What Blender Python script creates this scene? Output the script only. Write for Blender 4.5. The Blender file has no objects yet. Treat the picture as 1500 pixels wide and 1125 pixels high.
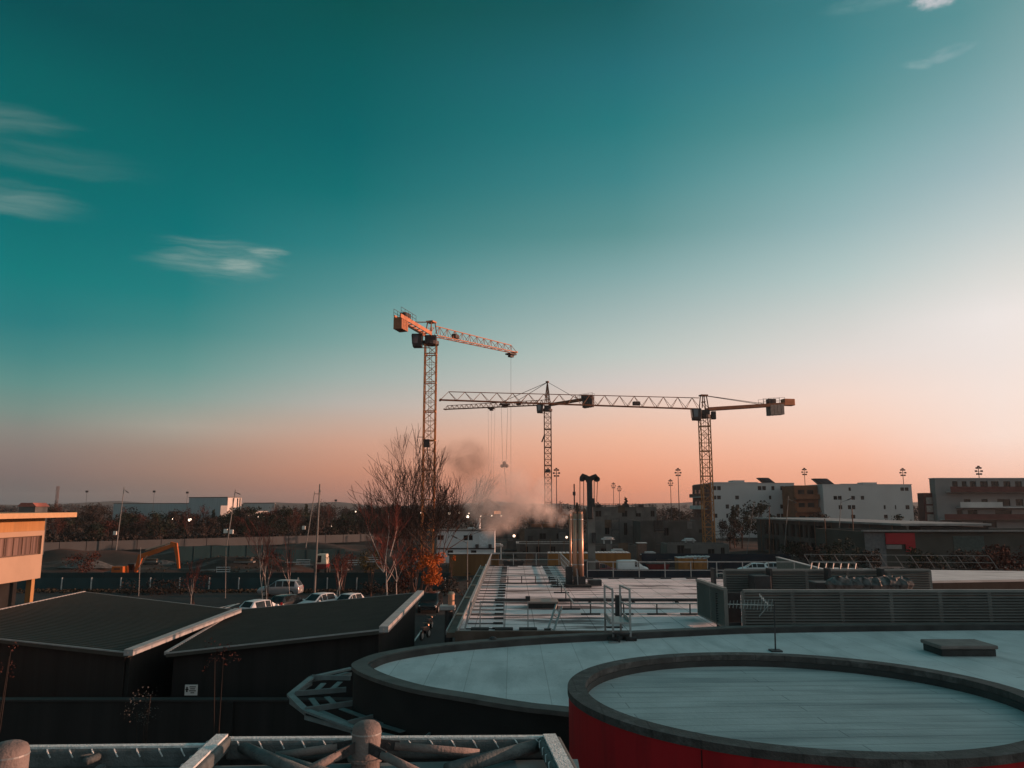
import bpy, math, random
from mathutils import Vector, Matrix
random.seed(7)
R = math.radians
V = Vector
C = bpy.context.scene
COL = C.collection
H, PITCH, F = 9.5, R(9), 1125.0
CP, SP = math.cos(PITCH), math.sin(PITCH)

# ------------------------------------------------------------------ helpers
def ray(px, py):
    u = (px-750)/F; v = (562.5-py)/F
    return V((u, CP - v*SP, SP + v*CP))
def at(px, py, Y):
    r = ray(px, py); return V((0, 0, H)) + r*(Y/r.y)
def on(px, py, z=0.0):
    r = ray(px, py); return V((0, 0, H)) + r*((z-H)/r.z)
def X(px, Y, py=780): return at(px, py, Y).x
def Z(py, Y): return at(750, py, Y).z

def wl(o):
    v = V((0, 0, 0))
    while o is not None:
        v += o.location; o = o.parent
    return v

class MB:
    def __init__(s): s.v = []; s.f = []
    def add(s, vs, fs):
        n = len(s.v); s.v += [tuple(p) for p in vs]; s.f += [tuple(i+n for i in f) for f in fs]; return s
    def hexa(s, b, t):
        return s.add(list(b)+list(t), [(3,2,1,0),(4,5,6,7),(0,1,5,4),(1,2,6,5),(2,3,7,6),(3,0,4,7)])
    def bx(s, x0, x1, y0, y1, z0, z1):
        return s.hexa([(x0,y0,z0),(x1,y0,z0),(x1,y1,z0),(x0,y1,z0)], [(x0,y0,z1),(x1,y0,z1),(x1,y1,z1),(x0,y1,z1)])
    def box(s, c, d, rz=0.0):
        ca, sa = math.cos(rz), math.sin(rz); q = []
        for z in (-.5, .5):
            for x, y in ((-.5,-.5),(.5,-.5),(.5,.5),(-.5,.5)):
                a, b = x*d[0], y*d[1]; q.append((c[0]+a*ca-b*sa, c[1]+a*sa+b*ca, c[2]+z*d[2]))
        return s.hexa(q[:4], q[4:])
    def bar(s, p, q, w, h=None):
        p, q = V(p), V(q); h = h or w; d = q-p
        if d.length < 1e-6: return s
        d.normalize(); up = V((0,0,1)) if abs(d.z) < .95 else V((1,0,0))
        a = d.cross(up).normalized(); b = a.cross(d)
        k = [a*(x*w/2)+b*(y*h/2) for x, y in ((-1,-1),(1,-1),(1,1),(-1,1))]
        return s.hexa([p+i for i in k], [q+i for i in k])
    def tube(s, p, q, r0, r1=None, n=8, cap=True):
        p, q = V(p), V(q); r1 = r0 if r1 is None else r1; d = (q-p)
        if d.length < 1e-6: return s
        d.normalize(); up = V((0,0,1)) if abs(d.z) < .9 else V((1,0,0))
        a = d.cross(up).normalized(); b = a.cross(d)
        vs = []
        for c, r in ((p, r0), (q, r1)):
            for i in range(n):
                t = 2*math.pi*i/n; vs.append(c + a*(math.cos(t)*r) + b*(math.sin(t)*r))
        fs = [(i, (i+1) % n, n+(i+1) % n, n+i) for i in range(n)]
        if cap: fs += [tuple(range(n-1,-1,-1)), tuple(range(n, 2*n))]
        return s.add(vs, fs)
    def pipe(s, pts, r, n=8):
        for a, b in zip(pts, pts[1:]): s.tube(a, b, r, n=n)
        return s
    def prism(s, pts, z0, z1):
        n = len(pts)
        vs = [(p[0],p[1],z0) for p in pts]+[(p[0],p[1],z1) for p in pts]
        return s.add(vs, [tuple(range(n-1,-1,-1)), tuple(range(n,2*n))]+[(i,(i+1)%n,n+(i+1)%n,n+i) for i in range(n)])
    def extr(s, prof, a, u, w, t):
        """profile points (s, z) in the vertical plane a + s*u, thickness t along w"""
        n = len(prof); a, u, w = V(a), V(u), V(w)
        q = [a + u*p[0] + V((0,0,p[1])) for p in prof]
        return s.add([p - w*(t/2) for p in q]+[p + w*(t/2) for p in q],
                     [tuple(range(n-1,-1,-1)), tuple(range(n,2*n))]+[(i,(i+1)%n,n+(i+1)%n,n+i) for i in range(n)])
    def ring(s, out, inn, z0, z1):
        n = len(out)
        vs = [(p[0],p[1],z) for L in (out, inn) for z in (z0, z1) for p in L]
        fs = []
        for i in range(n):
            j = (i+1) % n
            fs += [(i,j,n+j,n+i), (2*n+j,2*n+i,3*n+i,3*n+j), (n+i,n+j,3*n+j,3*n+i), (j,i,2*n+i,2*n+j)]
        return s.add(vs, fs)
    def sheet(s, pts): return s.add(pts, [tuple(range(len(pts)))])
    def ball(s, c, r, nu=8, nv=6, sq=(1,1,1), jit=0.0, rnd=random):
        c = V(c); vs = []; fs = []
        for j in range(nv+1):
            ph = math.pi*j/nv
            for i in range(nu):
                th = 2*math.pi*i/nu; k = r*(1+jit*(rnd.random()-.5)*2)
                vs.append(c + V((math.sin(ph)*math.cos(th)*k*sq[0], math.sin(ph)*math.sin(th)*k*sq[1], math.cos(ph)*k*sq[2])))
        for j in range(nv):
            for i in range(nu):
                fs.append((j*nu+i, (j+1)*nu+i, (j+1)*nu+(i+1)%nu, j*nu+(i+1)%nu))
        return s.add(vs, fs)
    def wall(s, O, u, W, z0, z1, t, holes):
        """wall from O along unit u, thickness t inwards, with real openings (a,b,c,d)"""
        u = V((u[0],u[1],0)); nrm = V((-u.y,u.x,0)); O = V((O[0],O[1],0))
        hs = [(max(0,a),min(W,b),max(z0,c),min(z1,d)) for a,b,c,d in holes]
        sx = sorted(set([0,W]+[h[0] for h in hs]+[h[1] for h in hs]))
        for a, b in zip(sx, sx[1:]):
            if b-a < 1e-4: continue
            col = sorted([(h[2],h[3]) for h in hs if h[0] <= a+1e-5 and h[1] >= b-1e-5]); z = z0
            for c, d in col+[(z1, z1)]:
                if c > z+1e-4:
                    p, q = O+u*a, O+u*b
                    s.hexa([p+V((0,0,z)), q+V((0,0,z)), q+nrm*t+V((0,0,z)), p+nrm*t+V((0,0,z))],
                           [p+V((0,0,c)), q+V((0,0,c)), q+nrm*t+V((0,0,c)), p+nrm*t+V((0,0,c))])
                z = max(z, d)
        return s
    def build(s, name, mat, parent=None, label=None, cat=None, group=None, kind=None, smooth=False):
        me = bpy.data.meshes.new(name)
        if parent is not None: off = wl(parent)
        elif kind: off = V((0,0,0))
        else:
            xs = [p[0] for p in s.v]; ys = [p[1] for p in s.v]; zs = [p[2] for p in s.v]
            off = V(((min(xs)+max(xs))/2, (min(ys)+max(ys))/2, min(zs)))
        me.from_pydata([(p[0]-off.x, p[1]-off.y, p[2]-off.z) for p in s.v], [], s.f); me.update()
        if smooth:
            for p in me.polygons: p.use_smooth = True
        me.materials.append(mat)
        o = bpy.data.objects.new(name, me); COL.objects.link(o)
        if parent is not None: o.parent = parent
        else: o.location = off
        tag(o, label, cat, group, kind)
        return o

def tag(o, label=None, cat=None, group=None, kind=None):
    if label: o['label'] = label
    if cat: o['category'] = cat
    if group: o['group'] = group
    if kind: o['kind'] = kind
def thing(name, label, cat, loc=(0,0,0), group=None):
    o = bpy.data.objects.new(name, None); COL.objects.link(o); o.location = loc
    o.empty_display_size = .2
    tag(o, label, cat, group); return o
def dup(root, loc, rz=0.0, label=None, scale=None, group=None):
    def cp(o, par):
        c = o.copy(); COL.objects.link(c)
        if par is not None: c.parent = par
        for ch in o.children: cp(ch, c)
        return c
    r = cp(root, None); r.location = loc; r.rotation_euler = (0,0,rz)
    if scale: r.scale = (scale,)*3 if not isinstance(scale, tuple) else scale
    if label: r['label'] = label
    if group: r['group'] = group
    return r
def bevel(o, w=.02, seg=2):
    m = o.modifiers.new('bevel', 'BEVEL'); m.width = w; m.segments = seg; m.limit_method = 'ANGLE'; return o
def catmull(pts, k=8):
    n = len(pts); out = []
    for i in range(n):
        p0, p1, p2, p3 = (V((*pts[(i+j) % n][:2], 0)) for j in (-1,0,1,2))
        for a in range(k):
            t = a/k
            out.append(.5*((2*p1)+(-p0+p2)*t+(2*p0-5*p1+4*p2-p3)*t*t+(-p0+3*p1-3*p2+p3)*t**3))
    return out
def offset(pts, d):
    n = len(pts); out = []
    for i in range(n):
        t = (V(pts[(i+1)%n])-V(pts[i-1])).normalized(); out.append(V(pts[i])+V((-t.y,t.x,0))*d)
    return out

# ------------------------------------------------------------------ materials
def nd(nt, typ, **kw):
    n = nt.nodes.new(typ)
    for k, v in kw.items(): setattr(n, k, v)
    return n
MATS = {}
def M(name, col, rough=.7, metal=0.0, var=.2, scale=3.0, bump=0.0, bscale=20.0, stretch=(1,1,1), spec=.3, col2=None, thr=None):
    if name in MATS: return MATS[name]
    m = bpy.data.materials.new(name); m.use_nodes = True; nt = m.node_tree; b = nt.nodes['Principled BSDF']
    b.inputs['Roughness'].default_value = rough; b.inputs['Metallic'].default_value = metal
    b.inputs['Specular IOR Level'].default_value = spec
    tc = nd(nt, 'ShaderNodeTexCoord'); mp = nd(nt, 'ShaderNodeMapping'); mp.inputs['Scale'].default_value = stretch
    nt.links.new(tc.outputs['Object'], mp.inputs[0])
    nz = nd(nt, 'ShaderNodeTexNoise'); nz.inputs['Scale'].default_value = scale; nz.inputs['Detail'].default_value = 6
    nt.links.new(mp.outputs[0], nz.inputs['Vector'])
    cr = nd(nt, 'ShaderNodeValToRGB'); lo, hi = thr or (.3, .7)
    cr.color_ramp.elements[0].position = lo; cr.color_ramp.elements[1].position = hi
    c2 = col2 or tuple(min(1, c*(1+var)) for c in col)
    c1 = col if col2 else tuple(c*(1-var) for c in col)
    cr.color_ramp.elements[0].color = (*c1, 1); cr.color_ramp.elements[1].color = (*c2, 1)
    nt.links.new(nz.outputs[0], cr.inputs[0]); nt.links.new(cr.outputs[0], b.inputs['Base Color'])
    if bump:
        n2 = nd(nt, 'ShaderNodeTexNoise'); n2.inputs['Scale'].default_value = bscale; n2.inputs['Detail'].default_value = 4
        bp = nd(nt, 'ShaderNodeBump'); bp.inputs['Strength'].default_value = bump; bp.inputs['Distance'].default_value = .03
        nt.links.new(mp.outputs[0], n2.inputs['Vector']); nt.links.new(n2.outputs[0], bp.inputs['Height']); nt.links.new(bp.outputs[0], b.inputs['Normal'])
    MATS[name] = m; return m
def seams(m, bw, rh, mortar, dark, rot=0.0, off=.5, loc=(0,0,0)):
    """lay darker joints over a material's colour with a brick texture in object XY"""
    nt = m.node_tree; b = nt.nodes['Principled BSDF']; src = b.inputs['Base Color'].links[0].from_socket
    tc = nd(nt, 'ShaderNodeTexCoord'); mp = nd(nt, 'ShaderNodeMapping')
    mp.inputs['Rotation'].default_value = (0,0,rot); mp.inputs['Location'].default_value = loc
    nt.links.new(tc.outputs['Object'], mp.inputs[0])
    br = nd(nt, 'ShaderNodeTexBrick', offset=off)
    br.inputs['Scale'].default_value = 1; br.inputs['Brick Width'].default_value = bw; br.inputs['Row Height'].default_value = rh
    br.inputs['Mortar Size'].default_value = mortar; br.inputs['Mortar Smooth'].default_value = .3
    br.inputs['Color1'].default_value = (1,1,1,1); br.inputs['Color2'].default_value = (.95,.95,.95,1); br.inputs['Mortar'].default_value = (dark,dark,dark,1)
    nt.links.new(mp.outputs[0], br.inputs[0])
    mx = nd(nt, 'ShaderNodeMix', data_type='RGBA', blend_type='MULTIPLY'); mx.inputs[0].default_value = 1
    nt.links.new(src, mx.inputs[6]); nt.links.new(br.outputs[0], mx.inputs[7]); nt.links.new(mx.outputs[2], b.inputs['Base Color'])
    return m
def streaks(m, col, stretch, scale, thr, mult=None):
    """irregular patches of another colour (wet streaks, thawed patches, run-off stains)"""
    nt = m.node_tree; b = nt.nodes['Principled BSDF']; src = b.inputs['Base Color'].links[0].from_socket
    tc = nd(nt, 'ShaderNodeTexCoord'); mp = nd(nt, 'ShaderNodeMapping'); mp.inputs['Scale'].default_value = stretch
    nt.links.new(tc.outputs['Object'], mp.inputs[0])
    nz = nd(nt, 'ShaderNodeTexNoise'); nz.inputs['Scale'].default_value = scale; nz.inputs['Detail'].default_value = 7; nz.inputs['Roughness'].default_value = .62
    nt.links.new(mp.outputs[0], nz.inputs['Vector'])
    mr = nd(nt, 'ShaderNodeMapRange'); mr.inputs[1].default_value = thr[0]; mr.inputs[2].default_value = thr[1]; mr.clamp = True
    nt.links.new(nz.outputs[0], mr.inputs[0])
    mx = nd(nt, 'ShaderNodeMix', data_type='RGBA'); mx.inputs[7].default_value = (*col, 1)
    nt.links.new(mr.outputs[0], mx.inputs[0]); nt.links.new(src, mx.inputs[6]); nt.links.new(mx.outputs[2], b.inputs['Base Color'])
    return m
def EM(name, col, st):
    if name in MATS: return MATS[name]
    m = bpy.data.materials.new(name); m.use_nodes = True; b = m.node_tree.nodes['Principled BSDF']
    b.inputs['Base Color'].default_value = (*col, 1); b.inputs['Emission Color'].default_value = (*col, 1); b.inputs['Emission Strength'].default_value = st
    MATS[name] = m; return m

soil = M('soil', (.028,.022,.018), .95, var=.4, scale=.12, bump=.6, bscale=1.5)
streaks(soil, (.07,.03,.022), (.5,1.2,1), .09, (.5,.62)); streaks(soil, (.085,.085,.082), (.4,1.5,1), .16, (.6,.68))
asphalt = M('asphalt', (.022,.023,.024), .85, var=.25, scale=.6, bump=.3, bscale=30)
paint = M('road_paint', (.6,.6,.58), .7, var=.2, scale=8)
frost_oval = seams(streaks(streaks(M('frosted_membrane', (.57,.61,.62), .75, var=.10, scale=1.2, bump=.3, bscale=14), (.41,.46,.47), (1,.3,1), 1.1, (.48,.68)), (.22,.25,.26), (2.2,9,1), 1.0, (.66,.72)), 7.0, .92, .010, .66, R(90))
frost_drum = seams(streaks(M('frosted_boards', (.44,.48,.485), .75, var=.10, scale=1.5, bump=.3, bscale=16), (.27,.31,.32), (.2,1.8,1), 1.3, (.47,.68)), 5.0, .31, .011, .6, R(-3))
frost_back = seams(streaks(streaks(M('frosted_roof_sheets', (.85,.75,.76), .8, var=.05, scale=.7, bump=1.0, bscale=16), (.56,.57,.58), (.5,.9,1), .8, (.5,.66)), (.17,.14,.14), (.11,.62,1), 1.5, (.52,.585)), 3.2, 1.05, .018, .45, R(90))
frost_side = streaks(M('frosted_side_roof', (.6,.58,.58), .7, var=.12, scale=.7), (.3,.28,.28), (.2,1,1), 1.2, (.55,.7))
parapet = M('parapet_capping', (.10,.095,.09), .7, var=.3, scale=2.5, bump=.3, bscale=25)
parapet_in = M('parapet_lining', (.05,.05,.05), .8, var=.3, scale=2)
cap_grey = seams(streaks(M('drum_coping', (.08,.074,.072), .8, var=.3, scale=5, bump=.5, bscale=30), (.16,.15,.147), (1,1,1), 3.5, (.54,.7)), .5, 40, .014, .72)
red = streaks(M('red_cladding', (.46,.012,.02), .55, var=.16, scale=1.2), (.27,.012,.018), (2.5,2.5,.25), 1.4, (.5,.75))
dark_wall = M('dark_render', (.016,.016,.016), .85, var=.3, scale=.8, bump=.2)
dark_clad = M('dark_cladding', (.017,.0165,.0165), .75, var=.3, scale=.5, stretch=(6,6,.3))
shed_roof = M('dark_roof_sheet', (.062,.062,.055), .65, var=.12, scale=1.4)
gutter = M('pale_gutter', (.36,.36,.36), .5, var=.15, scale=2)
louvre = M('louvre_metal', (.22,.22,.21), .55, metal=.15, var=.15, scale=1.2)
steel_g = M('galvanised', (.36,.37,.37), .45, metal=.5, var=.2, scale=5)
steel_d = M('dark_steel', (.055,.055,.058), .6, metal=.3, var=.2, scale=4)
block_d = M('rubber_block', (.035,.035,.036), .85, var=.3, scale=6)
chrome = M('flue_steel', (.46,.29,.21), .42, metal=.7, var=.12, scale=1.5, stretch=(1,1,.3))
frost_tube = M('frosted_tube', (.09,.108,.112), .7, var=.3, scale=9, bump=.4, bscale=40)
frost_cap = M('rime', (.62,.68,.69), .85, var=.25, scale=25, bump=.6, bscale=60)
opal = M('opal_glazing', (.20,.26,.27), .45, var=.2, scale=1.5)
brownstrip = M('brown_fascia', (.11,.08,.065), .7, var=.35, scale=1.8)
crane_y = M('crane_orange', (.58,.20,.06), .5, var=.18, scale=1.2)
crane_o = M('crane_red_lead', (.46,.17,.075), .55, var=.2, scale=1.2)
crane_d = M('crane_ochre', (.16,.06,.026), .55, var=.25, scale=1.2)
crane_k = M('crane_dark', (.05,.04,.04), .6, var=.25, scale=1)
cw_grey = M('counterweight_concrete', (.2,.19,.18), .9, var=.25, scale=2)
cabglass = M('cab_glass', (.10,.15,.18), .08, var=.1, spec=.8)
glass = M('dark_glass', (.012,.014,.015), .12, var=.3, scale=.6, spec=.35)
white_p = M('white_paint', (.72,.74,.76), .3, var=.05, scale=2, spec=.5)
silver_p = M('silver_paint', (.38,.40,.42), .28, metal=.4, var=.06, scale=2)
black_p = M('black_paint', (.015,.015,.017), .25, var=.1, scale=2, spec=.6)
red_p = M('dark_red_paint', (.16,.02,.02), .3, var=.1, scale=2, spec=.5)
tyre = M('tyre_rubber', (.02,.02,.02), .9, var=.2, scale=6)
lampglass = M('lamp_lens', (.7,.7,.66), .15, var=.05, spec=.8)
redlens = M('red_lens', (.4,.01,.01), .2, var=.1)
white_wall = streaks(M('white_render', (.5,.5,.505), .85, var=.07, scale=.25, bump=.1), (.5,.5,.5), (1.2,1.2,.12), .5, (.5,.75))
cream_wall = streaks(M('cream_cladding', (.40,.285,.205), .75, var=.06, scale=.6), (.38,.30,.22), (1.2,1.2,.1), .7, (.55,.75))
tan_wall = streaks(M('timber_cladding', (.40,.215,.085), .75, var=.10, scale=1.0, stretch=(4,4,.3)), (.33,.20,.09), (3,3,.12), .6, (.5,.7))
lit_clad = M('lit_pale_cladding', (.62,.56,.52), .6, var=.1, scale=.5, stretch=(2,2,.2))  # lighter copy for walls facing the sun, sunlight put into the colour
blue_shade_clad = M('blue_grey_shade_cladding', (.32,.38,.40), .6, var=.1, scale=.5, stretch=(2,2,.2))  # darker bluish copy for walls turned from the sun, shade put into the colour
concrete = streaks(M('raw_concrete', (.13,.128,.122), .9, var=.25, scale=.5, bump=.3, bscale=5), (.10,.098,.094), (1,1,.2), .5, (.5,.7))
concrete_d = streaks(M('dark_concrete', (.078,.076,.072), .9, var=.3, scale=.4, bump=.3, bscale=5), (.06,.058,.055), (1,1,.2), .5, (.5,.7))
brownbalc = M('brown_balcony', (.19,.075,.035), .7, var=.25, scale=.6)
redbalc = M('maroon_balcony', (.12,.045,.04), .75, var=.25, scale=.6)
pale_roof = M('pale_roof_edge', (.5,.5,.5), .6, var=.2, scale=.3)
teal_net = M('teal_hoarding', (.014,.05,.058), .7, var=.25, scale=.4, stretch=(1,1,.4))
teal_dark = M('dark_teal_hoarding', (.010,.034,.038), .7, var=.25, scale=.4)
blue_dark = M('dark_blue_hoarding', (.010,.022,.036), .7, var=.25, scale=.4)
white_panel = seams(M('white_hoarding', (.062,.068,.072), .75, var=.12, scale=.3), 40, 40, .01, .8)
ochre = M('ochre_container', (.33,.145,.04), .6, var=.15, scale=.8, stretch=(3,3,.4))
ochre_d = M('ochre_hoarding', (.15,.075,.028), .7, var=.22, scale=.5, stretch=(3,3,.3))
corr_white = M('frosty_corrugated', (.55,.57,.58), .6, var=.2, scale=1.5)
exc_y = M('excavator_orange', (.42,.10,.017), .5, var=.15, scale=1)
sign_red = M('red_sign_face', (.32,.01,.02), .5, var=.12, scale=.4)
sign_grey = M('grey_sign_face', (.2,.2,.2), .6, var=.1)
bark = M('bark', (.10,.055,.042), .9, var=.35, scale=2)
bark_twig = M('twig_bark', (.062,.04,.034), .9, var=.3, scale=2)
birch = M('birch_bark', (.52,.46,.42), .8, var=.25, scale=2.5, stretch=(1,1,.4))
birch_red = M('birch_twigs', (.16,.045,.035), .9, var=.3, scale=2)
def leafmat(name, a, b):
    m = M(name, a, .8, col2=b, scale=.9, thr=(.35,.65), spec=.15); return m
leaf_or = leafmat('orange_leaves', (.30,.065,.014), (.52,.15,.03))
leaf_dk = leafmat('evergreen_leaves', (.012,.018,.012), (.03,.038,.024))
leaf_dk2 = leafmat('brown_twig_leaves', (.022,.018,.016), (.05,.038,.032))
leaf_rd = leafmat('reddish_leaves', (.045,.016,.013), (.085,.032,.024))
leaf_ol = leafmat('olive_leaves', (.06,.05,.02), (.13,.10,.04))
wood_m = leafmat('wood_leaves', (.02,.018,.018), (.045,.036,.034))

# ------------------------------------------------------------------ camera, sun, sky
cam = bpy.data.cameras.new('camera'); camo = bpy.data.objects.new('camera', cam); COL.objects.link(camo)
cam.sensor_width = 36; cam.lens = 27; cam.clip_start = .2; cam.clip_end = 8000
camo.location = (0, 0, H); camo.rotation_euler = (R(90)+PITCH, 0, 0); C.camera = camo
C.view_settings.view_transform = 'Standard'; C.view_settings.look = 'None'; C.view_settings.exposure = 0; C.view_settings.gamma = 1
C.render.resolution_x = 1024; C.render.resolution_y = 768
SUN_EL, SUN_AZ = R(8.0), R(4)            # SUN_AZ is measured from +X (right of the picture) towards +Y (away)
sl = bpy.data.lights.new('sun', 'SUN'); sl.energy = 5.0; sl.angle = R(.5); sl.color = (1, .48, .31)
so = bpy.data.objects.new('sun', sl); COL.objects.link(so)
sd = V((math.cos(SUN_EL)*math.cos(SUN_AZ), math.cos(SUN_EL)*math.sin(SUN_AZ), math.sin(SUN_EL)))
so.rotation_euler = sd.to_track_quat('Z', 'Y').to_euler(); so.location = sd*200

def lin(c):
    return tuple((x/255/12.92 if x <= 10 else ((x/255+.055)/1.055)**2.4) for x in c)
w = bpy.data.worlds.new('World'); C.world = w; w.use_nodes = True; nt = w.node_tree
for n in list(nt.nodes): nt.nodes.remove(n)
def mth(op, a, b=None, c=None):
    n = nd(nt, 'ShaderNodeMath', operation=op)
    for i, x in enumerate((a, b, c)):
        if x is None: continue
        if isinstance(x, (int, float)): n.inputs[i].default_value = x
        else: nt.links.new(x, n.inputs[i])
    return n.outputs[0]
tc = nd(nt, 'ShaderNodeTexCoord'); sp = nd(nt, 'ShaderNodeSeparateXYZ'); nt.links.new(tc.outputs['Generated'], sp.inputs[0])
EL = mth('MULTIPLY', mth('ARCSINE', sp.outputs[2]), 180/math.pi)
AZ = mth('MULTIPLY', mth('ARCTAN2', sp.outputs[0], sp.outputs[1]), 180/math.pi)
fac = mth('DIVIDE', mth('ADD', EL, 5), 95)
def ael(px, py):
    r = ray(px, py).normalized(); return math.degrees(math.atan2(r.x, r.y)), math.degrees(math.asin(r.z))
cols = [
 (35, [(0,4,80,84),(100,5,96,97),(250,8,106,107),(320,8,111,113),(400,22,119,119),(470,42,122,124),(520,70,132,130),(560,95,140,134),(600,120,140,132),(630,135,132,125),(660,134,120,114),(690,124,108,104),(715,108,100,98),(740,95,95,95)]),
 (250, [(0,10,80,82),(100,6,88,90),(220,8,102,104),(330,12,113,116),(430,36,124,124),(480,62,132,130),(540,100,148,142),(580,130,156,148),(625,166,158,146),(660,160,134,120),(690,154,122,108),(740,110,98,94)]),
 (495, [(0,18,82,80),(100,14,92,94),(200,14,100,104),(280,24,112,114),(360,50,126,128),(430,85,142,142),(500,122,160,156),(550,155,172,166),(590,182,176,168),(620,196,168,152),(650,204,156,134),(690,196,138,114),(720,176,122,104),(740,150,110,98)]),
 (925, [(0,30,92,96),(100,40,110,118),(180,44,122,126),(260,66,134,138),(340,96,148,148),(400,130,166,166),(460,162,182,180),(520,190,198,192),(560,212,200,194),(600,232,198,180),(640,240,184,156),(680,238,166,134),(720,230,146,112),(740,215,135,105)]),
 (1255, [(0,60,124,130),(80,70,136,142),(160,90,148,150),(240,122,168,170),(320,150,182,184),(400,180,198,196),(460,206,208,204),(520,226,216,210),(580,244,216,202),(620,248,208,188),(660,250,192,166),(690,246,178,148),(740,240,160,128)]),
 (1475, [(0,92,146,150),(80,112,158,162),(160,134,172,176),(240,160,186,190),(320,190,204,204),(400,216,216,212),(460,236,228,224),(520,238,226,220),(580,246,226,216),(640,250,222,208),(680,250,206,186),(710,248,192,168),(740,244,180,150)]),
]
ZEN = lin((36, 96, 102))
def ramp(stops):
    r = nd(nt, 'ShaderNodeValToRGB'); e = r.color_ramp.elements; stops = sorted(stops)
    while len(e) < len(stops): e.new(.5)
    for q, (p, c) in zip(e, stops): q.position = p; q.color = (*c, 1)
    nt.links.new(fac, r.inputs[0]); return r.outputs[0]
outs = []
for px, st in cols:
    s = [((ael(px, y)[1]+5)/95, tuple(max(.0006, k*(1.05 if y > 350 else 1.0)-d) for k, d in zip(lin(c), (.005,.0015,.0)))) for y, *c in st]
    top = s[0][1]
    s += [((52+5)/95, tuple((a+b)/2 for a, b in zip(top, ZEN))), (1, ZEN), (0, tuple(x*.5 for x in s[-1][1]))]
    outs.append((ael(px, 700)[0], ramp(s)))
# beyond the right edge of the view: the bright sky round the low sun; behind the viewer: pale dusky sky
sunside = ramp([(0, (.5,.26,.12)), (.055, (1.25,.70,.40)), (.14, (1.35,1.0,.78)), (.3, (.85,.85,.8)), (.5, (.3,.42,.44)), (1, ZEN)])
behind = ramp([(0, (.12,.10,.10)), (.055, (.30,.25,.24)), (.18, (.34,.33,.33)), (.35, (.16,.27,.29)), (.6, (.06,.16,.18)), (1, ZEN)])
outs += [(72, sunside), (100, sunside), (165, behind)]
cur = outs[0][1]
for (a0, _), (a1, c) in zip(outs, outs[1:]):
    mr = nd(nt, 'ShaderNodeMapRange', interpolation_type='LINEAR'); mr.clamp = True
    mr.inputs[1].default_value = a0; mr.inputs[2].default_value = a1
    nt.links.new(AZ, mr.inputs[0])
    mx = nd(nt, 'ShaderNodeMix', data_type='RGBA'); nt.links.new(mr.outputs[0], mx.inputs[0]); nt.links.new(cur, mx.inputs[6]); nt.links.new(c, mx.inputs[7]); cur = mx.outputs[2]
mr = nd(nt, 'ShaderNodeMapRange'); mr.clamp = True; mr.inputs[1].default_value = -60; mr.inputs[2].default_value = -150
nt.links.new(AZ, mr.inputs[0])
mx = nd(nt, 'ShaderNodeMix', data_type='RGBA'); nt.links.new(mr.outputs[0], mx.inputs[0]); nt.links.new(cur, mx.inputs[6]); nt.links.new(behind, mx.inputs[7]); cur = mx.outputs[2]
# thin cirrus, fixed in the sky by azimuth and elevation
def cloud(px, py, ra, re, tilt, sa, se, lo, hi, strength, col, seed):
    global cur
    a0, e0 = ael(px, py); ct, st = math.cos(R(tilt)), math.sin(R(tilt))
    da = mth('MULTIPLY', mth('SUBTRACT', AZ, a0), math.cos(R(e0))); de = mth('SUBTRACT', EL, e0)
    x = mth('ADD', mth('MULTIPLY', da, ct), mth('MULTIPLY', de, st)); y = mth('SUBTRACT', mth('MULTIPLY', de, ct), mth('MULTIPLY', da, st))
    wv = nd(nt, 'ShaderNodeCombineXYZ'); nt.links.new(mth('MULTIPLY', x, .25), wv.inputs[0]); nt.links.new(mth('MULTIPLY', y, .5), wv.inputs[1]); wv.inputs[2].default_value = seed*3.3
    n0 = nd(nt, 'ShaderNodeTexNoise'); n0.inputs['Scale'].default_value = 1; n0.inputs['Detail'].default_value = 2; nt.links.new(wv.outputs[0], n0.inputs['Vector'])
    yy = mth('ADD', y, mth('MULTIPLY', mth('SUBTRACT', n0.outputs[0], .5), re*.6))
    cv = nd(nt, 'ShaderNodeCombineXYZ'); nt.links.new(mth('MULTIPLY', x, sa), cv.inputs[0]); nt.links.new(mth('MULTIPLY', yy, se), cv.inputs[1]); cv.inputs[2].default_value = seed
    nz = nd(nt, 'ShaderNodeTexNoise'); nz.inputs['Scale'].default_value = 1; nz.inputs['Detail'].default_value = 9; nz.inputs['Roughness'].default_value = .66; nt.links.new(cv.outputs[0], nz.inputs['Vector'])
    q = nd(nt, 'ShaderNodeMapRange'); q.inputs[1].default_value = lo; q.inputs[2].default_value = hi; q.clamp = True; nt.links.new(nz.outputs[0], q.inputs[0])
    d2 = mth('ADD', mth('POWER', mth('DIVIDE', x, ra), 2), mth('POWER', mth('DIVIDE', yy, re), 2))
    k = nd(nt, 'ShaderNodeMapRange', interpolation_type='SMOOTHSTEP'); k.clamp = True; k.inputs[1].default_value = 1; k.inputs[2].default_value = 0; nt.links.new(d2, k.inputs[0])
    f0 = mth('ADD', mth('MULTIPLY', k.outputs[0], 1.15), mth('MULTIPLY', mth('SUBTRACT', nz.outputs[0], .5), 2.6)); q.inputs[1].default_value = lo; q.inputs[2].default_value = hi; q.interpolation_type = 'SMOOTHSTEP'; nt.links.new(f0, q.inputs[0]); f = mth('MULTIPLY', mth('MULTIPLY', q.outputs[0], k.outputs[0]), strength)
    mx = nd(nt, 'ShaderNodeMix', data_type='RGBA'); nt.links.new(f, mx.inputs[0]); nt.links.new(cur, mx.inputs[6]); mx.inputs[7].default_value = (*col, 1); cur = mx.outputs[2]
cc = lin((172, 186, 178))
cloud(318, 378, 7.2, 2.4, 2, .14, 1.3, .55, 2.3, .50, cc, 1)
cloud(300, 388, 6.0, .9, 0, .16, 2.2, .4, 2.0, .30, cc, 2)
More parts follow.
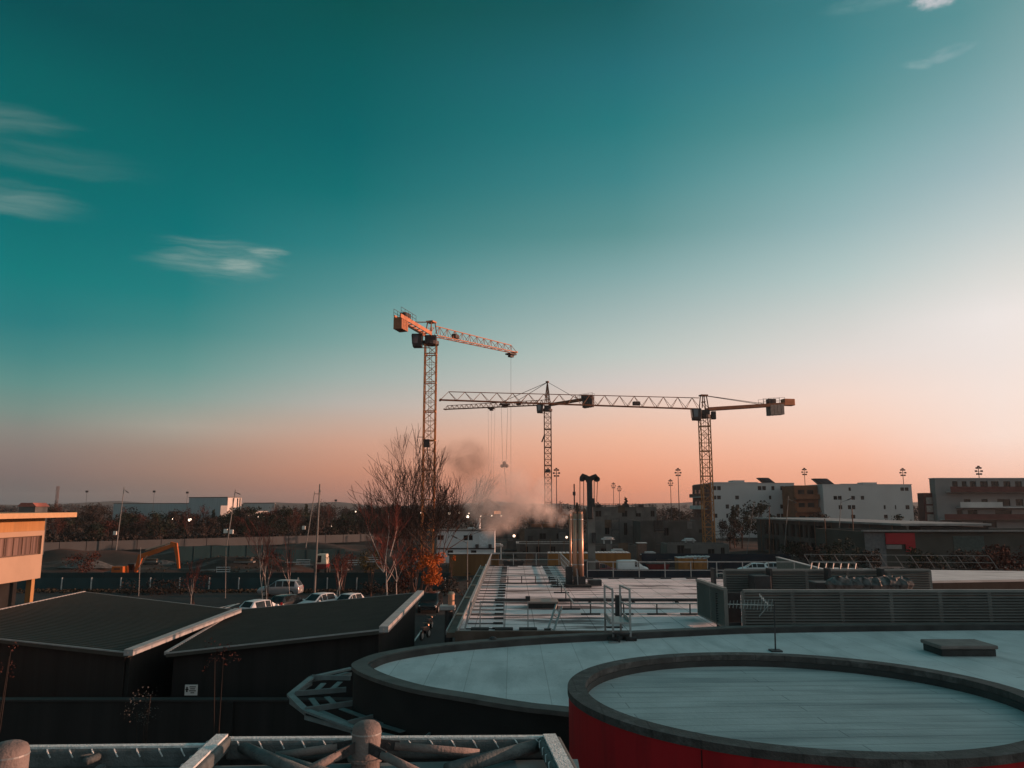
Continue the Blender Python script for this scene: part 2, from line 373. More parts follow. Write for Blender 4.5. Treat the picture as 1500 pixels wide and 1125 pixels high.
cloud(352, 389, 2.6, .75, 4, .35, 2.0, .5, 1.9, .65, cc, 3.5)
cloud(394, 369, 2.2, .6, 1, .35, 2.2, .5, 1.9, .60, cc, 11)
cloud(-40, 172, 8.2, 1.5, 9, .07, .7, .3, 2.4, .38, cc, 4)
cloud(-20, 284, 8.5, 1.6, 3, .07, .7, .3, 2.2, .42, cc, 5)
cloud(60, 232, 11.0, 1.6, 4, .06, .6, .5, 2.5, .20, cc, 6)
cloud(1374, -6, 2.3, 1.05, -3, .55, .9, .4, 1.5, .9, lin((226,218,222)), 7)
cloud(1390, 77, 2.2, .65, 4, .5, 1.2, .5, 2.2, .40, lin((190,200,205)), 8)
cloud(1342, 94, 1.4, .5, -15, .7, 1.2, .5, 2.2, .40, lin((190,205,205)), 9)
cloud(1280, 2, 4.6, .9, 0, .3, .9, .4, 2.2, .35, lin((150,180,180)), 10)
sk = nd(nt, 'ShaderNodeTexSky', sky_type='NISHITA'); sk.sun_disc = False; sk.sun_elevation = SUN_EL; sk.sun_rotation = R(90)-SUN_AZ
sk.air_density = 1.2; sk.dust_density = 1.0
b1 = nd(nt, 'ShaderNodeBackground'); b1.inputs[1].default_value = 1.0; nt.links.new(cur, b1.inputs[0])
b2 = nd(nt, 'ShaderNodeBackground'); b2.inputs[1].default_value = .05; nt.links.new(sk.outputs[0], b2.inputs[0])
ms = nd(nt, 'ShaderNodeMixShader'); ms.inputs[0].default_value = .03; nt.links.new(b1.outputs[0], ms.inputs[1]); nt.links.new(b2.outputs[0], ms.inputs[2])
wo = nd(nt, 'ShaderNodeOutputWorld'); nt.links.new(ms.outputs[0], wo.inputs[0])

# ------------------------------------------------------------------ ground
def gh(x, y):
    def ss(a, b, t): t = max(0, min(1, (t-a)/(b-a))); return t*t*(3-2*t)
    h = -1.1*ss(95, 99, y)*(1-ss(150, 172, y))*(1-ss(-14, -6, x))
    if 97 < y < 300:
        k = ss(97, 105, y)*(1-ss(220, 300, y))
        h += k*.45*(math.sin(x*.21+y*.13)+math.sin(x*.083-y*.19+2)+.6*math.sin(x*.51+1.7+y*.37))*(1 if x < -6 else .35)
        h += k*1.5*math.exp(-((x+27)/9)**2-((y-128)/4)**2) + k*1.7*math.exp(-((x+14)/10)**2-((y-118)/3)**2) + k*1.2*math.exp(-((x+46)/8)**2-((y-140)/5)**2)
    if y > 900: h += 0
    return h
def axis(lo, hi, f0, f1, fine, coarse):
    a = []; t = lo
    while t < hi:
        a.append(t); t += fine if f0 <= t < f1 else coarse
        if t > f0 and a[-1] < f0: t = f0
    return a+[hi]
gx = axis(-1600, 1600, -110, 70, 2.0, 60); gy = axis(-80, 2600, 88, 260, 2.0, 40)
g = MB(); g.v = [(x, y, gh(x, y)) for y in gy for x in gx]; n = len(gx)
g.f = [(j*n+i, j*n+i+1, (j+1)*n+i+1, (j+1)*n+i) for j in range(len(gy)-1) for i in range(n-1)]
g.build('ground', soil, kind='structure', smooth=True)
MB().bx(-60, 60, -40, 88, -.3, .02).build('car_park', asphalt, kind='structure')
m = MB()
for k in range(9): m.bx(-34+2.6*k, -33.9+2.6*k, 66, 70.5, .02, .026)
for a, b in (((225,912),(345,885)),((290,905),(350,884))):
    p, q = on(a[0]-0,a[1]+0,.02), on(b[0],b[1],.02); m.bar(p+V((0,0,.002)), q+V((0,0,.002)), .22, .01)
m.bx(-9.5, -9.38, 56, 63, .02, .026); m.bx(-7, -6.88, 56, 63, .02, .026); m.bx(-4.5, -4.38, 56, 63, .02, .026)
m.build('parking_markings', paint, kind='structure')

# ------------------------------------------------------------------ haze
hz = bpy.data.materials.new('haze_air'); hz.use_nodes = True; t_ = hz.node_tree
for n_ in list(t_.nodes): t_.nodes.remove(n_)
pv = t_.nodes.new('ShaderNodeVolumePrincipled'); pv.inputs['Density'].default_value = .00013; pv.inputs['Color'].default_value = (.66,.74,.80,1); pv.inputs['Anisotropy'].default_value = .2
ho = t_.nodes.new('ShaderNodeOutputMaterial'); t_.links.new(pv.outputs[0], ho.inputs['Volume'])
HAZE = MB().bx(-1610, 1610, -90, 2610, -3, 50).build('haze', hz, kind='stuff')
hz.cycles.homogeneous_volume = True

# ------------------------------------------------------------------ red drum and oval roof in front
ca, sa = math.cos(R(-13)), math.sin(R(-13))
def drum(r1, r2, n=160):
    o = []
    for i in range(n):
        t = 2*math.pi*i/n; a, b = r1*math.cos(t), r2*math.sin(t); o.append(V((4.203+a*ca-b*sa, 11.871+a*sa+b*ca, 0)))
    return o
do, di = drum(3.385, 3.057), drum(3.385-.27, 3.057-.27)
t = thing('round_tower', 'round red tower with a grey coping and frosted plank roof, in the foreground', 'tower', (4.203, 11.871, 0))
MB().ring(drum(3.37, 3.04), drum(3.15, 2.82), 0, 6.70).build('wall', red, t)
m = MB(); dj = drum(3.373, 3.043); m_n = len(dj)
for i in (109,): m.bar(V((dj[i].x,dj[i].y,0)), V((dj[i].x,dj[i].y,6.69)), .014, .014)
m.build('panel_joint', M('joint_dark', (.06,.008,.01), .8), t)
MB().ring(do, di, 6.704, 6.80).build('coping', cap_grey, t)
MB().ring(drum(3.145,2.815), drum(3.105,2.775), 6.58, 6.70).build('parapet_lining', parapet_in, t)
MB().prism(drum(3.14, 2.81), 6.35, 6.60).build('roof', frost_drum, t)
ov = [(-3.81,19.05),(-3.2,17.94),(-2.13,16.77),(-.94,15.97),(.13,15.29),(1.03,14.90),(3.0,14.0),(6.0,12.6),(9.5,10.8),(14,8.9),(20,7.8),(26,9),(29,14),(28.5,21),(25,25.2),(16.6,25.84),(12.1,25.69),(7.58,25.26),(5.29,24.71),(3.09,24.06),(1.0,23.44),(-.97,22.62),(-2.42,21.76),(-3.37,20.77),(-3.75,19.9)]
oo = catmull(ov, 12); oi = offset(oo, .38); oi2 = offset(oo, .44); ob = offset(oo, .05)
t = thing('oval_building', 'dark building with a large frosted oval roof behind the red tower', 'building', (10, 17, 0))
MB().ring(ob, oi, 0, 5.66).build('wall', dark_wall, t)
pp = MB().ring(oo, oi, 5.664, 5.75).build('parapet', parapet, t)
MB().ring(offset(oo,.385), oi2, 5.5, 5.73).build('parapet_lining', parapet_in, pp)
MB().prism(oi, 5.3, 5.57).build('roof', frost_oval, t)
c = on(722, 946, 5.57)
t = thing('roof_vent', 'small dark mushroom vent near the rim of the oval roof', 'vent', c)
MB().tube(c, c+V((0,0,.14)), .06, n=12).tube(c, c+V((0,0,.02)), .22, n=14).build('pipe', block_d, t)
MB().tube(c+V((0,0,.12)), c+V((0,0,.2)), .13, .11, n=14).ball(c+V((0,0,.2)), .11, 12, 6, (1,1,.5)).build('cap', steel_d, t)
a = on(1380, 962, 5.58); b = on(1478, 966, 5.58); dx = b.x-a.x; yc = a.y+.55
t = thing('roof_hatch', 'low brownish hatch lying on the right side of the oval roof', 'hatch', ((a.x+b.x)/2, yc, 5.57))
bevel(MB().box(((a.x+b.x)/2, yc, 5.57+.09), (dx*.94, .95, .18)).build('curb', parapet_in, t), .02)
bevel(MB().box(((a.x+b.x)/2, yc, 5.57+.235), (dx, 1.05, .10)).build('lid', M('hatch_lid', (.20,.165,.155), .8, var=.2), t), .03)
c = on(906, 941, 5.57)
t = thing('roof_drain_stub', 'little dark drain stub on the oval roof beside the ladder', 'drain', c)
MB().tube(c, c+V((0,0,.2)), .05, n=10).tube(c+V((-.12,.02,.1)), c+V((.12,.02,.13)), .035, n=8).build('pipe', block_d, t)
MB().box(c+V((-.16,-.06,.02)), (.28,.2,.03)).build('base', steel_g, t)
# TV antenna
p0 = on(1136, 954, 5.57); p1 = at(1134, 881, p0.y)
t = thing('tv_antenna', 'thin television antenna on a pole in front of the louvred wall', 'antenna', p0)
MB().tube(p0, p1, .022, .016, n=6).box(p0+V((0,0,.02)), (.3,.3,.04)).build('pole', steel_d, t)
bm = MB(); q0 = p1+V((-.02,0,-.1)); q1 = at(1066, 885, p0.y-.5); bm.tube(q0, q1, .012, n=5)
u = (q1-q0).normalized()
for k in range(13):
    e = q0+u*((q1-q0).length*(k+.6)/13.2); L = .17-.006*k; bm.tube(e+V((0,-L*.55,L)), e+V((0,L*.55,-L)), .009, n=4)
for s_ in (1, -1): 
    a_, b_ = p1+V((-.16,0,-.1)), at(1112, 871 if s_ > 0 else 903, p0.y+.1); bm.tube(a_, b_, .012, n=5)
    for k in range(5):
        e = a_.lerp(b_, (k+.8)/5.2); bm.tube(e+V((-.05,-.16,-.03*s_)), e+V((.05,.16,.03*s_)), .009, n=4)
bm.build('aerial', steel_g, t)
# metal sun shade hanging off the left end of the oval building
zc = 4.9
outer = [on(*p, zc) for p in ((515,979),(457,992),(425,1018),(447,1040),(515,1065),(548,1074),(620,1090),(700,1103))]
t = thing('sun_shade', 'grey angular metal frame hung round the left end of the oval building', 'canopy', (outer[2].x, outer[2].y, zc-.3))
m = MB()
for a, b in zip(outer, outer[1:]): m.bar(a, b, .16, .05); m.bar(a-V((0,0,.16)), b-V((0,0,.07)), .03, .09)
m.build('outer_beam', M('shade_metal', (.17,.205,.21), .6, var=.2, scale=4), t)
for p, q in (((457,992),(513,993)),((432,1016),(507,1010)),((447,1040),(537,1027)),((510,1060),(583,1041)),((622,1084),(652,1058))):
    MB().bar(on(*p,zc), on(*q,zc), .05, .12).build('spoke', M('shade_metal', (.22,.27,.28)), t)
for p, q in (((462,1013),(474,1001)),((486,1010),(498,999)),((456,1023),(466,1036)),((479,1021),(492,1033)),((470,1042),(515,1062)),((500,1038),(560,1060)),((545,1058),(590,1072)),((480,993),(510,985))):
    MB().bar(on(*p,zc-.03), on(*q,zc-.03), .14, .02).build('slat', M('shade_slat', (.12,.15,.155), .6), t)

# ------------------------------------------------------------------ glazed canopy with mast, bottom edge
zb = 7.3
t = thing('glazed_canopy', 'frosted tube canopy with opal glazing along the bottom edge of the view', 'canopy', (-2.5, 6.5, 7.0))
A1, A2, B0, B1, B2, Cc, Dd = on(30,1096,zb), on(316,1093,zb), on(325,1083,zb), on(334,1083.5,zb), on(800,1081,zb), on(250,1155,zb), on(838,1160,zb)
A0 = A1+(A1-A2)*.25
def edge(a, b, w=.13, h=.17, nm='edge_beam', ticks=.19):
    m = MB().bar(a-V((0,0,h/2)), b-V((0,0,h/2)), w, h); o = m.build(nm, frost_tube, t); bevel(o, .03, 3)
    m = MB().bar(a+V((0,0,.008)), b+V((0,0,.008)), w*.55, .022)
    tk = m; n = max(2, int((b-a).length/ticks)); u = (b-a).normalized(); s_ = V((u.y,-u.x,0)); s_ = s_ if s_.y < 0 else -s_
    for k in range(n):
        e = a.lerp(b, (k+.5)/n)+V((0,0,-.005)); tk.bar(e+s_*w*.3, e+s_*(w*.5+.003)+u*.02+V((0,0,-.012)), .012, .012).bar(e+s_*(w*.5+.003)+u*.02+V((0,0,-.012)), e+s_*(w*.5+.004)+u*.05+V((0,0,-.06)), .009, .009)  # slanted bracket ticks, merged into the mesh of the rime strip
    m.build('rime_and_ticks', frost_cap, o)
edge(A0, A2); edge(B1, B2); edge(B0+V((0,0,.03)), Cc+V((0,0,.03)), .2, .12); edge(B2+V((.03,0,.02)), Dd+V((.03,0,.02)), .22, .12)
MB().hexa([V((A0.x,3.2,7.10)), V((.5,3.2,7.10)), V((.62,B2.y-.1,7.10)), V((A0.x,A1.y-.1,7.10))], [V((A0.x,3.2,7.14)), V((.5,3.2,7.14)), V((.62,B2.y-.1,7.14)), V((A0.x,A1.y-.1,7.14))]).build('glazing', opal, t)
for x in (-5.3,-3.7,-.9): MB().bx(x-.03, x+.03, 3.3, 7.4, 7.142, 7.19).build('glazing_bar', frost_tube, t)
for a, b, r in (((340,1088),(450,1135),.055),((798,1089),(655,1128),.06),((405,1111),(480,1133),.045),((140,1108),(40,1103),.03),((150,1106),(125,1116),.035)):
    MB().tube(on(*a,7.24), on(*b,7.24), r, n=12).build('brace', frost_tube, t, smooth=True)
M1 = at(537.5, 1062, 7.62)
def mast(px, py, Y, label, rad):
    top = at(px, py, Y); bm = MB(); n = 20
    prof = [(rad, -2.2), (rad, -.06), (rad*.97, -.03), (rad*.86, 0), (rad*.6, .022), (rad*.25, .033), (.001, .035)]
    for i, (r_, z_) in enumerate(prof):
        bm.v += [(top.x+r_*math.cos(2*math.pi*k/n), top.y+r_*math.sin(2*math.pi*k/n), top.z+z_) for k in range(n)]
        if i: bm.f += [((i-1)*n+k, (i-1)*n+(k+1)%n, i*n+(k+1)%n, i*n+k) for k in range(n)]
    th_ = thing('canopy_mast', label, 'mast', (top.x, top.y, top.z-2.2))
    bm.build('post', M('mast_paint', (.20,.165,.155), .75, var=.25, scale=6, bump=.4, bscale=40), th_, smooth=True)
    MB().tube(top-V((0,0,.075)), top-V((0,0,.062)), rad*1.025, n=24).build('collar', steel_g, th_)
    return th_, top
mt, top = mast(537.5, 1061, 7.45, 'round-topped thick post with four struts, sunlit on its right side', .133)
for (sx, sy), (px, py), zz in (((-.1,-.02),(404,1108),7.24),((-.08,-.09),(446,1131),7.24),((.1,.0),(702,1104),7.24),((.05,-.12),(612,1132),7.24)):
    a = top+V((sx,sy,-.17)); b = on(px,py,zz); u = (b-a).normalized()
    s_ = MB().tube(a+u*.16, b, .036, .04, n=12).build('strut', M('mast_paint', (.30,.25,.235)), mt, smooth=True)
    MB().bar(a-u*.03, a+u*.2, .02, .09).tube(a+u*.10+V((0,-.03,0)), a+u*.10+V((0,.03,0)), .025, n=8).build('bracket', steel_d, s_)
MB().tube(top-V((0,0,.30)), top-V((0,0,.275)), .165, n=24).build('flange', M('mast_paint', (.2,.165,.155)), mt)
mast(14, 1092, 6.7, 'round-topped post cut off by the left edge of the view', .15)

# ------------------------------------------------------------------ flat frosted roof behind the oval roof
RZ = 5.3
def rail(label, p0, p1, n, h=.95, lean=(0,0), arm=None, mids=(.5,), foot=True, w=.045, group=None, mat=None, kick=False):
    mat = mat or steel_g
    p0, p1 = V(p0), V(p1); L = V((lean[0],lean[1],h))
    t = thing('guard_rail', label, 'railing', p0, group)
    m = MB().bar(p0+L, p1+L, w, w); m.build('top_rail', mat, t)
    for k in mids: MB().bar(p0+L*k, p1+L*k, w*.8, w*.8).build('mid_rail', mat, t)
    if kick: MB().bar(p0+V((0,0,.12)), p1+V((0,0,.12)), .02, .14).build('kick_board', mat, t)
    for i in range(n):
        a = p0.lerp(p1, i/max(1,n-1))
        po = MB().bar(a, a+L*.975, w, w).build('post', mat, t)
        if arm:
            d = V((arm[0],arm[1],0)); MB().bar(a+V((0,0,.025)), a+d+V((0,0,.025)), .05, .03).build('arm', steel_d, po)
            u = d.normalized(); bevel(MB().box(a+d+V((0,0,.035)), (.36,.15,.06), math.atan2(u.y,u.x)).build('weight', block_d, po), .02)
        elif foot:
            bevel(MB().box(a+V((0,-.1,.035)), (.62,.3,.07)).build('foot', block_d, po), .02)
    return t
t = thing('flat_roof_building', 'long building with a flat frosted roof carrying two steel flues', 'building', (5, 40, 0))
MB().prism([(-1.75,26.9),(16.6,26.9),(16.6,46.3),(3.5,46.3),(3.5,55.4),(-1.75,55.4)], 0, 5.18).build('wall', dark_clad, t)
MB().prism([(-1.8,26.8),(16.7,26.8),(16.7,46.4),(3.6,46.4),(3.6,55.5),(-1.8,55.5)], 5.184, RZ).build('roof', frost_back, t)
MB().bx(-1.9,4.0,26.6,26.79,4.6,5.36).build('front_fascia', brownstrip, t)
m = MB(); m.bar((-2.02,26.7,5.22),(-2.02,55.4,5.22),.36,.16); m.build('gutter', brownstrip, t)
MB().bar((-1.83,26.7,5.36),(-1.83,55.4,5.36),.05,.16).bar((-2.2,26.7,5.30),(-2.2,55.4,5.30),.035,.14).build('gutter_edge', steel_g, t)
for y in (31, 36.5, 42, 47.5, 53): MB().box((-2.02,y,5.315),(.40,.5,.05)).build('gutter_bracket', M('copper_bracket', (.34,.22,.16), .5, metal=.4), t)
rail('guard rail with a long row of black weights beside the car park', (-1.62,27.4,RZ), (-1.62,55,RZ), 24, .9, (.2,0), (1.12,0), (.35,.65), w=.06)
rail('guard rail on the right edge of the narrow far end of the flat roof', (3.45,41.2,RZ), (3.45,55.1,RZ), 12, .9, (-.06,0), (-1.15,0), (.3,.65), kick=True)
rail('plain guard rail across the narrow far end of the flat roof', (-1.5,55.2,RZ), (3.3,55.2,RZ), 4, .92)
rail('guard rail along the far edge of the wide part, behind the flues', (4.4,46.0,RZ), (16.5,46.0,RZ), 9, .95)
rail('short guard rail at the near left corner of the flat roof', (-1.1,27.4,RZ), (.55,27.4,RZ), 3, .92, w=.035)
p = at(773, 876, 27.45)
MB().box((p.x,27.3,p.z),(.16,.1,.16)).build('junction_box', steel_d, label='small dark box on a rail post above the near end of the roof', cat='box')
# low pipe rails standing on the roof
def low_rail(label, pts, n, z=.42, foot=True, name='pipe_rail'):
    t = thing(name, label, 'rail', pts[0]); q = [V(p)+V((0,0,z)) for p in pts]
    MB().pipe(q, .032, 6).build('rail', steel_g, t)
    for a, b in zip(pts, pts[1:]):
        for i in range(n):
            e = V(a).lerp(V(b), (i+.5)/n)
            po = MB().bar(e, e+V((0,0,z)), .045).build('stand', steel_d, t)
            MB().box(e+V((0,0,.025)), (.75,.16,.05)).build('foot', block_d, po)
low_rail('low pipe rail on black stands turning across the middle of the flat roof', [(-.6,43,RZ),(2.4,43,RZ),(2.42,31,RZ),(7.6,31,RZ)], 4)
t = thing('roof_pipe', 'dark pipe run crossing the flat roof from edge to edge', 'pipe', (2,34.5,RZ))
MB().tube((-.75,34.6,RZ+.13),(9.4,34.6,RZ+.13),.07,n=8).build('pipe', steel_d, t)
for x in (-.4,1.5,3.4,5.3,7.2,9.1): MB().box((x,34.6,RZ+.03),(.1,.4,.06)).build('support', block_d, t)
t = thing('skylight', 'low skylight box with a pale brown lid on the flat roof', 'skylight', (1.28,33.2,RZ))
MB().box((1.28,33.3,RZ+.1),(1.22,1.0,.2)).build('curb', block_d, t); bevel(MB().box((1.28,33.3,RZ+.24),(1.3,1.08,.08)).build('lid', M('skylight_lid', (.25,.2,.18), .5), t), .02)
t = thing('access_ladder', 'short sloping metal ladder rails at the near edge of the flat roof', 'ladder', (1.5,26.8,RZ))
for (a, b) in (((815,885),(803,921)),((823,889),(811,925))):
    MB().bar(at(*a,27.6), at(*b,26.95), .06, .05).build('stile', steel_g, t)
for k in (.2,.45,.7,.95): MB().bar(at(815,885,27.6).lerp(at(803,921,26.95),k), at(823,889,27.6).lerp(at(811,925,26.95),k), .03).build('rung', steel_g, t)
MB().box(at(802,924,26.95),(.22,.2,.14)).box(at(812,927,26.95),(.16,.2,.1)).build('foot', block_d, t)
xl, xr = X(886,24.4), X(919,24.4)-.1
t = thing('step_platform', 'metal step-over platform with four tall posts standing on the rim of the oval roof', 'platform', ((xl+xr)/2, 24, 5.3))
for x, y, z0 in ((xl,24.75,5.3),(xl+.09,23.55,5.57),(xr-.12,24.75,5.3),(xr,23.55,5.57)):
    p_ = MB().bar((x,y,z0),(x,y,7.03),.055).build('post', steel_g, t)
    bevel(MB().box((x,y,z0+.05),(.34,.26,.1)).build('foot', block_d, p_), .03)
for x, dx in ((xl,.09),(xr-.12,.12)):
    MB().bar((x,24.75,7.03),(x+dx,23.55,7.03),.05).build('hand_rail', steel_g, t)
    MB().bar((x,24.75,6.55),(x+dx,23.55,6.55),.035).build('mid_rail', steel_g, t)
MB().box(((xl+xr)/2,24.15,6.07),(xr-xl+.02,1.25,.05)).box((xl+.02,24.15,6.13),(.03,1.25,.14)).box((xr-.02,24.15,6.13),(.03,1.25,.14)).build('deck', steel_g, t)
for y_, z in ((23.42,5.8),(24.9,5.75)): MB().box(((xl+xr)/2,y_,z),(xr-xl-.1,.22,.035)).build('tread', steel_d, t)
MB().box((X(906,30,895),30,RZ+.42),(.22,.3,.84)).build('vent_stack', block_d, label='black upright vent box behind the step platform', cat='vent')
# flues
fx, fy = X(851.5,41.6,850), 41.6
t = thing('steel_flues', 'cluster of tall polished steel flue pipes rising from a dark plinth', 'chimney', (fx-.1,fy,RZ))
bevel(MB().box((fx-.2,fy-.1,RZ+.06),(1.35,1.1,.12)).build('plinth', block_d, t), .02)
MB().box((fx-.1,fy+.05,RZ+.32),(.62,.55,.4)).box((fx+.75,fy+.5,RZ+.15),(.7,.6,.3)).box((fx-.62,fy+.3,RZ+.5),(.36,.4,1.0)).build('base_box', steel_d, t)
for dx, dy, r, zt in ((0,0,.14,9.06),(-.31,.02,.118,9.05),(-.53,.25,.06,8.95)):
    f_ = MB().tube((fx+dx,fy+dy,RZ+.1),(fx+dx,fy+dy,zt),r,n=24).build('flue', chrome, t, smooth=False)
    for p in f_.data.polygons: p.use_smooth = len(p.vertices) == 4
    m = MB()
    for z in (6.4,7.7,8.75): m.tube((fx+dx,fy+dy,z),(fx+dx,fy+dy,z+.05),r*1.06,n=24)
    m.build('clamp_band', steel_g, f_)
    m = MB().tube((fx+dx,fy+dy,zt),(fx+dx,fy+dy,zt+.12),r*.8,r*.9,n=20); m.build('cap', chrome, f_)
# louvred plant screens
def louvres(parent, a, b, z0, z1, n, nm='louvre_panel', out=1):
    a, b = V(a), V(b); u = (b-a).normalized(); nn = V((u.y,-u.x,0))*out
    m = MB()
    for i in range(n):
        z = z0+(z1-z0)*(i+.5)/n; h = (z1-z0)/n*.33
        m.hexa([a+nn*.05+V((0,0,z-h)), b+nn*.05+V((0,0,z-h)), b+nn*.065+V((0,0,z-h)), a+nn*.065+V((0,0,z-h))],
               [a-nn*.05+V((0,0,z+h)), b-nn*.05+V((0,0,z+h)), b-nn*.035+V((0,0,z+h)), a-nn*.035+V((0,0,z+h))])
    o = m.build(nm, louvre, parent); MB().hexa([a-nn*.11+V((0,0,z0)),b-nn*.11+V((0,0,z0)),b-nn*.09+V((0,0,z0)),a-nn*.09+V((0,0,z0))],[a-nn*.11+V((0,0,z1)),b-nn*.11+V((0,0,z1)),b-nn*.09+V((0,0,z1)),a-nn*.09+V((0,0,z1))]).build('shade_backing', block_d, o)  # near-black sheet added behind the slats so the gaps look shaded
    f = MB(); L = (b-a).length; k = max(1, int(L/1.6))
    for i in range(k+1):
        e = a+u*(L*i/k); f.bar(e+V((0,0,z0-.03))-nn*.02, e+V((0,0,z1+.03))-nn*.02, .06, .12)
    f.bar(a+V((0,0,z1+.05)), b+V((0,0,z1+.05)), .16, .09); f.bar(a+V((0,0,z0-.04)), b+V((0,0,z0-.04)), .1, .06)
    f.build('louvre_frame', louvre, o)
lx0, lx1 = X(1080,27.0,890), X(1060,27.0,890)
t = thing('plant_screen', 'grey louvred screen round roof machinery, right of the flat roof', 'screen', (14,28,RZ))
louvres(t, (lx0+.1,26.6,0), (21.0,26.6,0), 5.5, 6.62, 12)
louvres(t, (X(1021,30.2,875),30.0,0), (lx1,26.75,0), 5.5, 6.66, 14)
louvres(t, (X(1062,33,855),33.0,0), (17.5,33.0,0), 5.9, 6.78, 9)
MB().bx(lx1+.02,lx0+.05,26.75,26.8,5.35,5.62).bx(lx1-.1,lx0+.3,27.6,27.65,5.32,6.5).build('gap_panel', steel_d, t)
for x in (8.3,10.6,13,15.2): MB().box((x,32.5,6.5),(.1,.5,.9)).build('stay', steel_d, t)
for x, y, w_, h_ in ((9.6,29.5,1.1,.75),(12.2,30.5,1.2,1.3),(10.1,32.2,.7,1.4)):
    bevel(MB().box((x,y,RZ+h_/2),(w_,.8,h_)).build('plant_unit', steel_d, label={9.6:'dark machine box inside the louvred screen at its left end',12.2:'tall dark machine inside the louvred screen near its middle',10.1:'narrow dark machine at the back of the louvred screen'}[x], cat='machine'), .03)
# duct with crumpled foil lagging
rn = random.Random(3); m = MB(); x0, x1 = X(1228,29.2,860), X(1322,29.2,860)
for k in range(8):
    x = x0+(x1-x0)*k/7; m.ball((x,29.2,6.62), .34, 9, 6, (1.2,.8,.8), .25, rn)
m.build('lagged_duct', M('foil_lagging', (.10,.10,.10), .5, metal=.5, var=.7, scale=4, bump=1, bscale=6), label='crumpled foil-wrapped duct showing above the louvred screen', cat='duct')
# roof terrace further right with splayed rails, sunlit
t = thing('side_building', 'low building to the right with a sunlit flat roof and splayed railings', 'building', (33,60,0))
q = [on(1205,850,4.55), on(1345,851,4.55), on(1480,850,4.55), on(1300,834,4.55), on(1215,831,4.55), on(1180,838,4.55)]
q[2] = V((40,54.5,0)); q.insert(3, V((42,60,0)))
MB().prism(q, 0, 4.4).build('wall', dark_clad, t); MB().prism(q, 4.404, 4.55).build('roof', frost_side, t)
rail('splayed pale rail at the left end of the sunlit side roof', on(1185,846,4.55), on(1250,848,4.55), 7, 1.05, (.35,.2), None, (.5,), True, .06)
rail('splayed pale rail along the far edge of the sunlit side roof', on(1190,832,4.55), V((38,61.5,4.55)), 13, 1.05, (-.5,.3), None, (.5,), True, .05, None, M('rail_dull', (.16,.16,.16), .6))
a, b = at(1137,817,72), at(1215,838,58)
t = thing('ramp_wall', 'pale low wall sloping towards the sunlit side roof', 'wall', (a.x,a.y,0))
m = MB(); a0, b0 = V((a.x,a.y,0)), V((b.x,b.y,0)); s_ = V((.25,0,0))
m.hexa([a0,b0,b0+s_,a0+s_],[a,b,b+s_,a+s_]); m.build('panel', M('beige_wall', (.26,.24,.22), .8, var=.15), t); MB().bar(a+V((.1,0,.06)), b+V((.1,0,.06)), .3, .07).build('coping', pale_roof, t)
# vent pipe left of the flat roof
t = thing('vent_pipe', 'steel vent with a square hood beside the left edge of the flat roof', 'vent', (-2.55,31.4,0))
bevel(MB().box((-2.55,31.4,5.52),(.62,.5,.18)).build('hood', steel_g, t), .03); MB().tube((-2.5,31.4,0),(-2.5,31.4,5.43),.16,n=12).build('pipe', steel_d, t)
MB().tube((-2.42,31.6,5.6),(-2.42,31.6,6.0),.13,n=14).tube((-2.42,31.6,6.0),(-2.42,31.6,6.1),.15,.10,n=14).build('cowl', chrome, t)

# unseen wing added right of the frame to keep sun off the near roofs
t = thing('shade_wing', 'plain unseen wing added beyond the right edge to shade the near roofs', 'building', (42,12,0))
hs = [(1.2+2.6*i, 2.9+2.6*i, z, z+1.4) for i in range(12) for z in (1,4.2,7.3)]
MB().wall((38,27.6,0), (0,-1), 36, 0, 12.5, .3, hs).bx(38.3,46,-8.4,27.6,0,12.4).build('wall', concrete, t)
for a, b, c_, d_ in hs: MB().bx(38.15,38.2,27.6-b,27.6-a,c_,d_).build('window', glass, t)

# ------------------------------------------------------------------ dark sheds at left
def slab(name, label, corners, z, th, wallh, walls=True, slope=0):
    t = thing('shed', label, 'shed', (sum(c.x for c in corners)/4, sum(c.y for c in corners)/4, 0))
    n = len(corners)
    top = [V((c.x,c.y,c.z)) for c in corners]; bot = [c-V((0,0,th)) for c in top]
    o = MB().hexa(bot, top).build('roof', shed_roof, t)
    # standing ribs
    m = MB(); k = 44
    for i in range(1,k):
        a = top[0].lerp(top[3], i/k); b = top[1].lerp(top[2], i/k); m.bar(a+V((0,0,.012)), b+V((0,0,.012)), .05, .03)
    m.build('roof_ribs', shed_roof, o)
    for a, b, w_, h_ in ((0,1,.05,.05),(1,2,.32,.2),(2,3,.05,.04),(3,0,.12,.12)):
        MB().bar(top[a]+V((0,0,.0)), top[b]+V((0,0,.0)), w_, h_).build('gutter' if a == 1 else 'edge_trim', gutter, o)
    cx = V((sum(c.x for c in top)/4, sum(c.y for c in top)/4, 0)); q = []
    for c in bot: v = V((c.x,c.y,0)); q.append(v.lerp(cx, .05))
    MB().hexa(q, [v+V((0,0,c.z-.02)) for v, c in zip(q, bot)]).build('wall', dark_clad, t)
    return t, q
zs = 4.5
c1 = [on(-134,922,zs-.9), on(188,956,zs), on(349,894,zs), on(124,867,zs-.9)]
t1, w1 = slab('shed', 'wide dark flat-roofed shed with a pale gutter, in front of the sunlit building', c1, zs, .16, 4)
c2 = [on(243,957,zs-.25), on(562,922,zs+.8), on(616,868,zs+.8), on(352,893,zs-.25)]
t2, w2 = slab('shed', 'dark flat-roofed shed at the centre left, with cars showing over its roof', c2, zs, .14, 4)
a, b = w1[0], w1[1]
MB().bar(w1[1].lerp(w1[2],.02)+V((.1,-.1,0)), w1[1].lerp(w1[2],.02)+V((.1,-.1,4.2)), .12).build('drain_pipe', dark_clad, label='thin drain pipe at the near corner of the left shed', cat='pipe')
